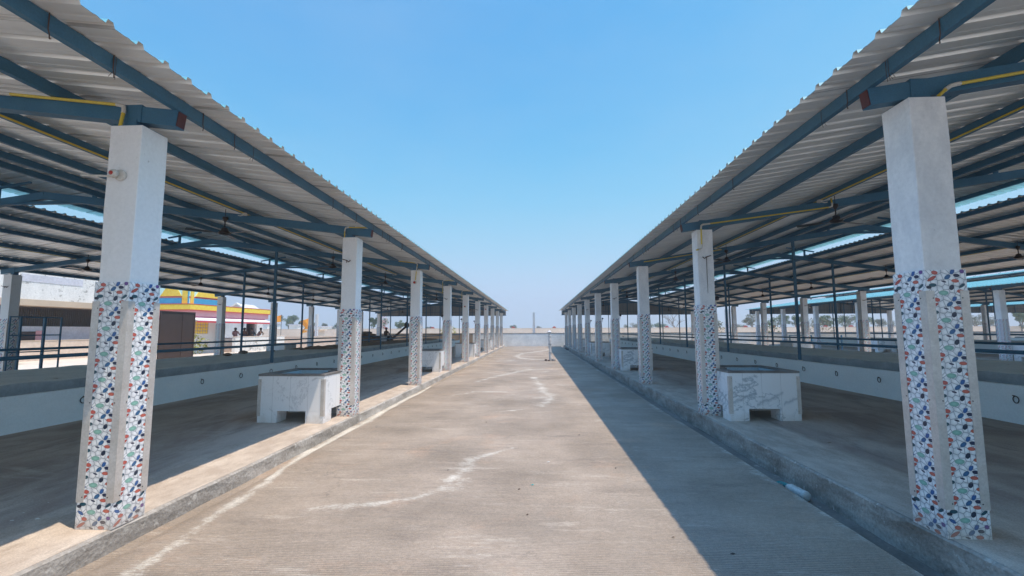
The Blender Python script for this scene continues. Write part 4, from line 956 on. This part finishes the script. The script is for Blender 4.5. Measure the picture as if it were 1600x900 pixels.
def flag(loc, label, wd=1.6, hg=1.5, pole=3.2, sgn=-1):
    t = thing('flag', loc, label, 'flag', 'saffron flags beyond the left shed')
    m = MB(); m.tube([(0, 0, 0), (0, 0, pole)], .03, 6, 'steel_dark'); m.build('pole', 'steel_dark', t)
    m = MB(); nx, nz = 10, 6; vs = []
    for off in (0, .01):
        for i in range(nx + 1):
            for j in range(nz + 1):
                u, v = i / nx, j / nz; zz = pole - .05 - hg * v * (1 - .15 * u) - .35 * hg * u
                cut = 1 - .35 * (1 - abs(2 * v - 1))
                vs.append((sgn * wd * u * cut, .14 * math.sin(u * 7 + v * 2) * u + off, zz))
    q_ = lambda o_, i, j: o_ * (nx + 1) * (nz + 1) + i * (nz + 1) + j
    fs = [(q_(o_, i, j), q_(o_, i + 1, j), q_(o_, i + 1, j + 1), q_(o_, i, j + 1)) for o_ in (0, 1) for i in range(nx) for j in range(nz)]
    m.add(vs, fs, 'flag'); m.build('cloth', 'flag', t, smooth=True); return t
flag((-26.6, 52.5, .3), 'orange saffron flag with a dark emblem flying beyond the left shed', 1.6, 1.7, 3.0)
flag((-30.5, 52.5, .3), 'small orange flag seen under the temple awning', 1.4, .8, 3.2)
# shrubs / leafy things
def leaves(mb, c, rad, n, size, mat, rnd, flat=1.0, gap=.0):
    for _ in range(n):
        while True:
            p = Vector((rnd.uniform(-1, 1), rnd.uniform(-1, 1), rnd.uniform(-1, 1)))
            if p.length < 1 and p.length > rnd.random() * .8: break
        p = Vector((p.x * rad[0], p.y * rad[1], p.z * rad[2])) + Vector(c)
        a = Vector((rnd.gauss(0, 1), rnd.gauss(0, 1), rnd.gauss(0, .6))).normalized(); b = a.cross(Vector((rnd.gauss(0, 1), rnd.gauss(0, 1), rnd.gauss(0, 1)))).normalized()
        s_ = size * rnd.uniform(.6, 1.4)
        mb.add([p - a * s_, p + b * s_ * .5, p + a * s_, p - b * s_ * .5], [(0, 1, 2, 3)], mat)
def tree(loc, H, W, kind, label, seed, grp='trees along the horizon'):
    rnd = random.Random(seed); t = thing('tree', loc, label, 'tree', grp)
    tr = MB(); cr_ = MB(); tips = []
    def limb(p, d, L_, r_, lv):
        q_ = p + d * L_ * .5 + Vector((rnd.uniform(-.06, .06), rnd.uniform(-.06, .06), 0)) * L_; e = p + d * L_
        tr.tube([p, q_, e], [r_, r_ * .8, r_ * .55], 5 if lv else 7, 'bark', cap=False)
        if lv >= (5 if kind == 'bare' else 3): tips.append(e); return
        for _ in range(rnd.choice((2, 3)) if lv else 4):
            ax = Vector((rnd.uniform(-1, 1), rnd.uniform(-1, 1), rnd.uniform(-.15, .5) if kind != 'acacia' else rnd.uniform(-.1, .25)))
            nd = (d * .75 + ax * (.75 if kind != 'acacia' else 1.0)).normalized(); nd.z = max(nd.z, -.05)
            limb(e, nd, L_ * rnd.uniform(.62, .85), r_ * .58, lv + 1)
        tips.append(e)
    limb(Vector((0, 0, 0)), Vector((rnd.uniform(-.1, .1), 0, 1)).normalized(), H * .26, H * .028, 0)
    zs = max(v[2] for v in tr.v); xs_m = max(abs(v[0]) for v in tr.v)
    fx, fz = W * .5 / xs_m * .92, H / zs * .95
    tr.v = [(a * fx, b * fx, c * fz) for a, b, c in tr.v]; tips = [Vector((p.x * fx, p.y * fx, p.z * fz)) for p in tips]
    tr.build('trunk', 'bark', t)
    if kind != 'bare':
        mat = {'green': 'leaf_green', 'olive': 'leaf_olive', 'acacia': 'leaf_olive', 'yellow': 'leaf_yellow'}[kind]
        dens = 70 if kind != 'acacia' else 46
        for p in tips:
            rr = W * rnd.uniform(.09, .165); leaves(cr_, p, (rr, rr, rr * (.75 if kind != 'acacia' else .35)), dens, H * .022, mat, rnd)
        cr_.build('crown', mat, t)
    return t
def at_px(px, Y, z=-.3):
    d = cf + cr * ((px - 800) / 701.3) - cu * ((515 - 450) / 701.3); return (d.x * Y / d.y, Y, z)
def ptree(px, ytop, hw, Y, kind, label, seed):
    H = 1.5 + .3 + (517 + (800 - px) * .0038 - ytop) / 701.3 * Y * 1.0; W = 2 * hw / 701.3 * Y
    return tree(at_px(px, Y), H, W, kind, label, seed)
TR = [(452, 492, 13, 110, 'green', 'dark bushy tree left of the orange flag'), (476, 500, 9, 118, 'green', 'dark tree just behind the orange flag'), (484, 503, 9, 120, 'olive', 'low tree left of the third outer left column'),
 (506, 505, 6, 130, 'olive', 'thin open tree between outer left columns'), (528, 504, 5, 125, 'green', 'narrow dark tree beside the second left column'), (517, 510, 9, 140, 'olive', 'low bush line beside the second left column'),
 (581, 496, 8, 100, 'green', 'tall pale green tree behind the sack pile, left of a column'), (597, 497, 9, 104, 'green', 'tall tree beside the sack pile, right of a column'), (625, 501, 8, 100, 'green', 'round tree seen between two left columns above the beige wall'),
 (672, 511, 7, 100, 'olive', 'low tree behind the fourth left column'), (801, 508, 6, 140, 'green', 'small dark bush on the horizon left of the lone pillar'), (842, 510, 5, 150, 'olive', 'small bush on the horizon right of the lone pillar'),
 (988, 506, 13, 120, 'olive', 'low rounded tree left of the third right column'), (1020, 507, 12, 130, 'green', 'low green bush line left of the bare tree'), (1058, 483, 25, 95, 'bare', 'large leafless tree with spreading twigs in the gap past the third right column'), (1036, 505, 12, 130, 'green', 'green bushes under the bare tree'),
 (1122, 500, 10, 110, 'acacia', 'thin tree just right of the second right column'), (1178, 491, 15, 100, 'acacia', 'grey-green acacia left of the outer right columns'), (1158, 508, 12, 130, 'olive', 'dark low bushes left of the acacia'),
 (1216, 493, 14, 95, 'green', 'dense green tree between outer right columns'), (1245, 495, 14, 92, 'green', 'bright green tree behind an outer right column'), (1290, 494, 13, 96, 'green', 'green tree right of the outer right column'), (1270, 500, 20, 120, 'olive', 'wide low trees behind the right sheds'),
 (1335, 495, 22, 92, 'green', 'broad green tree left of the biggest outer right column'), (1318, 493, 16, 125, 'acacia', 'open grey tree behind the broad green tree'), (1372, 500, 12, 110, 'olive', 'olive tree right of the biggest outer right column'),
 (1400, 503, 16, 130, 'olive', 'low distant trees left of the nearest right column'), (1528, 492, 26, 95, 'acacia', 'spreading grey acacia right of the nearest right column'), (1596, 480, 16, 85, 'green', 'green tree at the right edge of the picture'), (1560, 497, 14, 110, 'olive', 'olive tree behind the front columns of the farther shed'),
 (372, 505, 14, 95, 'green', 'green trees under the temple awning, left part'), (398, 503, 12, 95, 'olive', 'trees under the temple awning beside its pillar'), (420, 504, 10, 100, 'green', 'tree between the temple and an outer left column')]
for i, a in enumerate(TR): ptree(*a, 100 + i)
# bushes on the left yard and beyond the end wall
for j, (x, y, z, rad, n, mt_, lb) in enumerate(((-21.9, 27.0, -.1, (1.5, 1.2, .75), 420, 'leaf_yellow', 'yellow-green bush beside the brown gate below the temple window'), (-9.6, 49, .2, (1.0, .8, 1.0), 300, 'leaf_yellow', 'yellow-leaved bush above the end wall behind the fourth left column'), (19.4, 50, .3, (1.2, .8, 1.2), 260, 'leaf_olive', 'scrubby plant above the end wall in the right sheds gap'), (25.5, 50, .3, (.8, .8, 1.3), 160, 'leaf_green', 'sparse weed behind the end wall beyond the farther shed'), (31.0, 51, .3, (1.6, .8, 1.3), 260, 'leaf_olive', 'patch of weeds behind the end wall further right'))):
    t = thing('bush', (x, y, z), lb, 'bush'); m = MB(); rnd = random.Random(j); leaves(m, (0, 0, rad[2]), rad, n, .10, mt_, rnd); m.build('foliage', mt_, t)
    m = MB()
    for _ in range(7): m.tube([(rnd.uniform(-.2, .2), rnd.uniform(-.2, .2), 0), (rnd.uniform(-.6, .6) * rad[0], rnd.uniform(-.5, .5), rad[2] * 1.5)], [.03, .01], 5, 'bark')
    m.build('stem', 'bark', t)
# sacks
rnd = random.Random(9); sm = MB()
prof = [(.02, -.09), (.2, -.088), (.34, -.06), (.40, 0), (.36, .055), (.2, .08), (.02, .085)]
sm.lathe(prof, (0, 0, 0), 16, 'sack'); sme = sm.mesh('sack', 'sack', 0, True)
PSN = ['left', 'middle', 'right']
for lev in range(9):
    nn = 3 if lev < 7 else (2 if lev == 7 else 1)
    for j in range(nn):
        o = link('sack', sme, None, (-13.15 + j * .62 + (3 - nn) * .3 + rnd.uniform(-.06, .06), 33 + rnd.uniform(-.1, .1), .15 + lev * .155), (rnd.uniform(-.08, .08), rnd.uniform(-.08, .08), rnd.uniform(0, 3)))
        o.scale = (1.0, 1.0, 1.0)
        tag(o, 'dusty brown sack, %s of the %s layer from the floor in the sack pile' % (PSN[j] if nn > 1 else 'alone in', ORD[lev] if lev else 'bottom'), 'sack', 'stacked sacks in the left shed')
# chaff cutter with inclined chute
t = thing('chaff_cutter', (-12.9, 38, .05), 'dark chaff cutting machine with two wheels and a long inclined chute', 'farm machine')
for dx in (-.42, .42):
    m = MB(); m.lathe([(.10, -.04), (.30, -.04), (.33, 0), (.30, .04), (.10, .04)], (dx, 0, .72), 18, 'steel_dark', 'y'); m.build('wheel', 'steel_dark', t)
m = MB(); m.box(-.18, .22, -.3, .3, .55, 1.05); m.bar((-.35, 0, .7), (.5, 0, .7), .08, .06); 
for dx in (-.2, .2):
    for dy in (-.22, .22): m.bar((dx, dy, 0), (dx * .8, dy * .8, .56), .05, .05)
m.build('body', 'plaster2', t)
m = MB(); m.bar((.45, 0, .62), (1.75, .1, 1.78), .14, .16); m.build('chute', 'rust', t)
m = MB(); m.lathe([(.14, -.15), (.22, .0), (.2, .2), (.08, .36)], (1.85, .1, 1.86), 12, 'steel_dark'); m.build('hood', 'steel_dark', t)
person((-12.95, 38.3, .95), R(150), 'cloth3', 'person in dark clothes bending over the chaff cutting machine', -.1)['group'] = 'people at work in the left shed'
# things lying on the central left platform
rnd = random.Random(12)
for j in range(9):
    y = 14.5 + j * 1.5; m = MB(); r1 = rnd.uniform(.1, .2)
    m.lathe([(.3 * r1, 0), (r1, .15 * r1), (.8 * r1, .5 * r1), (.2 * r1, .7 * r1)], (0, 0, 0), 7, 'sack'); o = m.build('dung_lump', 'sack', loc=(-10.4 + rnd.uniform(-.4, .5), y, .70))
    tag(o, 'brown dry lump on the left feeding platform, %s from the near end' % ORD[j], 'dung lump', 'dry lumps on the left feeding platform')
# dry straw cover on the left platform from the 3rd bay on
hf = MB(); rnd = random.Random(21); N1, N2 = 60, 8; vs = []
for i in range(N1 + 1):
    for j in range(N2 + 1):
        e = 0 if j in (0, N2) or i == 0 else 1
        vs.append((-10.95 + 1.9 * j / N2 + rnd.uniform(-.03, .03), 19.5 + 22 * i / N1, .705 + e * rnd.uniform(.02, .11)))
hf.add(vs, [(i * (N2 + 1) + j, i * (N2 + 1) + j + 1, (i + 1) * (N2 + 1) + j + 1, (i + 1) * (N2 + 1) + j) for i in range(N1) for j in range(N2)], 'sack'); o = hf.build('straw_litter', 'sack'); o['kind'] = 'stuff'; o['label'] = 'brown straw and dung spread on the left feeding platform'; o['category'] = 'straw'
# leftover walls beyond the left shed
wall(-26.5, -17.5, 44.0, 44.2, -.2, 1.0, 'beige', 'low beige cement wall beyond the outer left columns', cope='beige')
t = thing('block_hut', (-25.3, 50, -.3), 'tiny beige block with dark opening beyond the left shed', 'hut')
m = MB(); m.box(-.7, .7, 0, 1.4, 0, 1.9); m.box(-.9, .9, -.15, 1.55, 1.9, 2.05); m.build('wall', 'beige', t); m = MB(); m.box(-.45, .45, -.02, -.003, .9, 1.75); m.build('opening', 'grille', t)
# pylon
t = thing('lattice_pylon', (-30.6, 90, -.3), 'thin pale lattice pylon behind the sack pile', 'pylon'); m = MB()
for sx in (-1, 1):
    for sy in (-1, 1): m.bar((sx * .9, sy * .9, 0), (sx * .25, sy * .25, 9.5), .10, .10, 'pvc', (0, 1, 0))
for k in range(9):
    a, b = .9 - .65 * k / 9, .9 - .65 * (k + 1) / 9; z0_, z1_ = k * 1.05, (k + 1) * 1.05
    for s in (-1, 1): m.bar((a * s, -a, z0_), (-b * s, -b, z1_), .06, .06, 'pink', (0, 1, 0))
    m.bar((-b, -b, z1_), (b, -b, z1_), .06, .06, 'pvc')
m.build('tower', 'pvc', t)
for z in (6.2, 8.6): m = MB(); m.bar((-2.2, 0, z), (2.2, 0, z), .12, .12, 'pink'); m.build('cross_arm', 'pink', t)
# red blocks on the beige wall
for j, px in enumerate((603, 676, 802, 866, 888, 1042, 1102, 1165, 1208, 1247, 1290, 1330, 1392)):
    p = at_px(px, 86, 0); m = MB(); m.prism([(-.33, -.2), (.33, -.2), (.33, .2), (-.33, .2)], 1.9, 2.12); m.prism([(-.2, -.15), (.2, -.15), (.2, .15), (-.2, .15)], 2.121, 2.24)
    tag(m.build('red_marker', 'red', loc=(p[0], 86, 0)), 'small red block on top of the distant beige wall, %s from the left' % (['first'] + ORD[1:] + ['eleventh', 'twelfth', 'thirteenth'])[j], 'marker', 'red blocks on the beige wall')
# far white buildings specks
for j, (px, hw, ht, Y) in enumerate(((458, 7, 2.2, 95), (497, 6, 1.6, 100), (350, 10, 3.2, 90), (412, 6, 2.8, 92))):
    p = at_px(px, Y, -.3); t = thing('far_house', p, ['far white house left of the orange flag', 'far white house beside the lone left pillar', 'far white house left under the temple awning', 'far white house right of the temple awning'][j], 'house')
    w_ = hw / 701 * Y; m = MB(); m.box(-w_, w_, 0, 5, 0, 1.8 + ht * .6); m.build('wall', 'houswhite', t); m = MB(); m.box(-w_ - .2, w_ + .2, -.2, 5.2, 1.8 + ht * .6 + .001, 2.0 + ht * .6); m.build('roof', 'houslav', t); m = MB(); m.box(-w_ * .5, -w_ * .1, -.03, -.002, 1.0, 2.2); m.build('window', 'grille', t)
# gate frame and yellow hoop on the right
t = thing('pipe_gate', (17.0, 29.0, 0), 'open blue pipe gate frame beyond the right shed', 'gate'); 
for x in (-1.2, .1, 1.9): m = MB(); m.bar((x, 0, -.1), (x, 0, 1.15), .06, .06, 'steel', (0, 1, 0)); m.build('post', 'steel', t)
for x0, x1, z in ((-1.2, .1, 1.12), (-1.2, 1.9, .6)): m = MB(); m.bar((x0, 0, z), (x1, 0, z), .05, .05, 'steel'); m.build('rail', 'steel', t)
t = thing('hoop_stand', (13.4, 16.4, .05), 'thin yellow bent-pipe stand on the outer floor of the right shed', 'stand')
m = MB(); m.tube([(-.22, 0, 0), (-.18, 0, .6), (-.1, 0, .75), (0, 0, .8), (.1, 0, .75), (.18, 0, .6), (.22, 0, 0)], .013, 6, 'yellow'); m.build('hoop', 'yellow', t)
for o in list(bpy.data.objects):
    if o.name.startswith('dark_interior'): pass

# ------------------------------------------------------------------ haze
m = MB(); m.box(-420, 420, -70, 420, -1.4, 30); hz = m.build('haze', 'pvc'); hz['kind'] = 'stuff'
hm = bpy.data.materials.new('haze_air'); hm.use_nodes = True; hm.node_tree.nodes.clear()
vo = hm.node_tree.nodes.new('ShaderNodeVolumePrincipled'); ho = hm.node_tree.nodes.new('ShaderNodeOutputMaterial'); hm.node_tree.links.new(vo.outputs[0], ho.inputs['Volume'])
vo.inputs['Color'].default_value = (.97, .97, 1.0, 1); vo.inputs['Density'].default_value = .0022; vo.inputs['Anisotropy'].default_value = .2
hz.data.materials.clear(); hz.data.materials.append(hm)
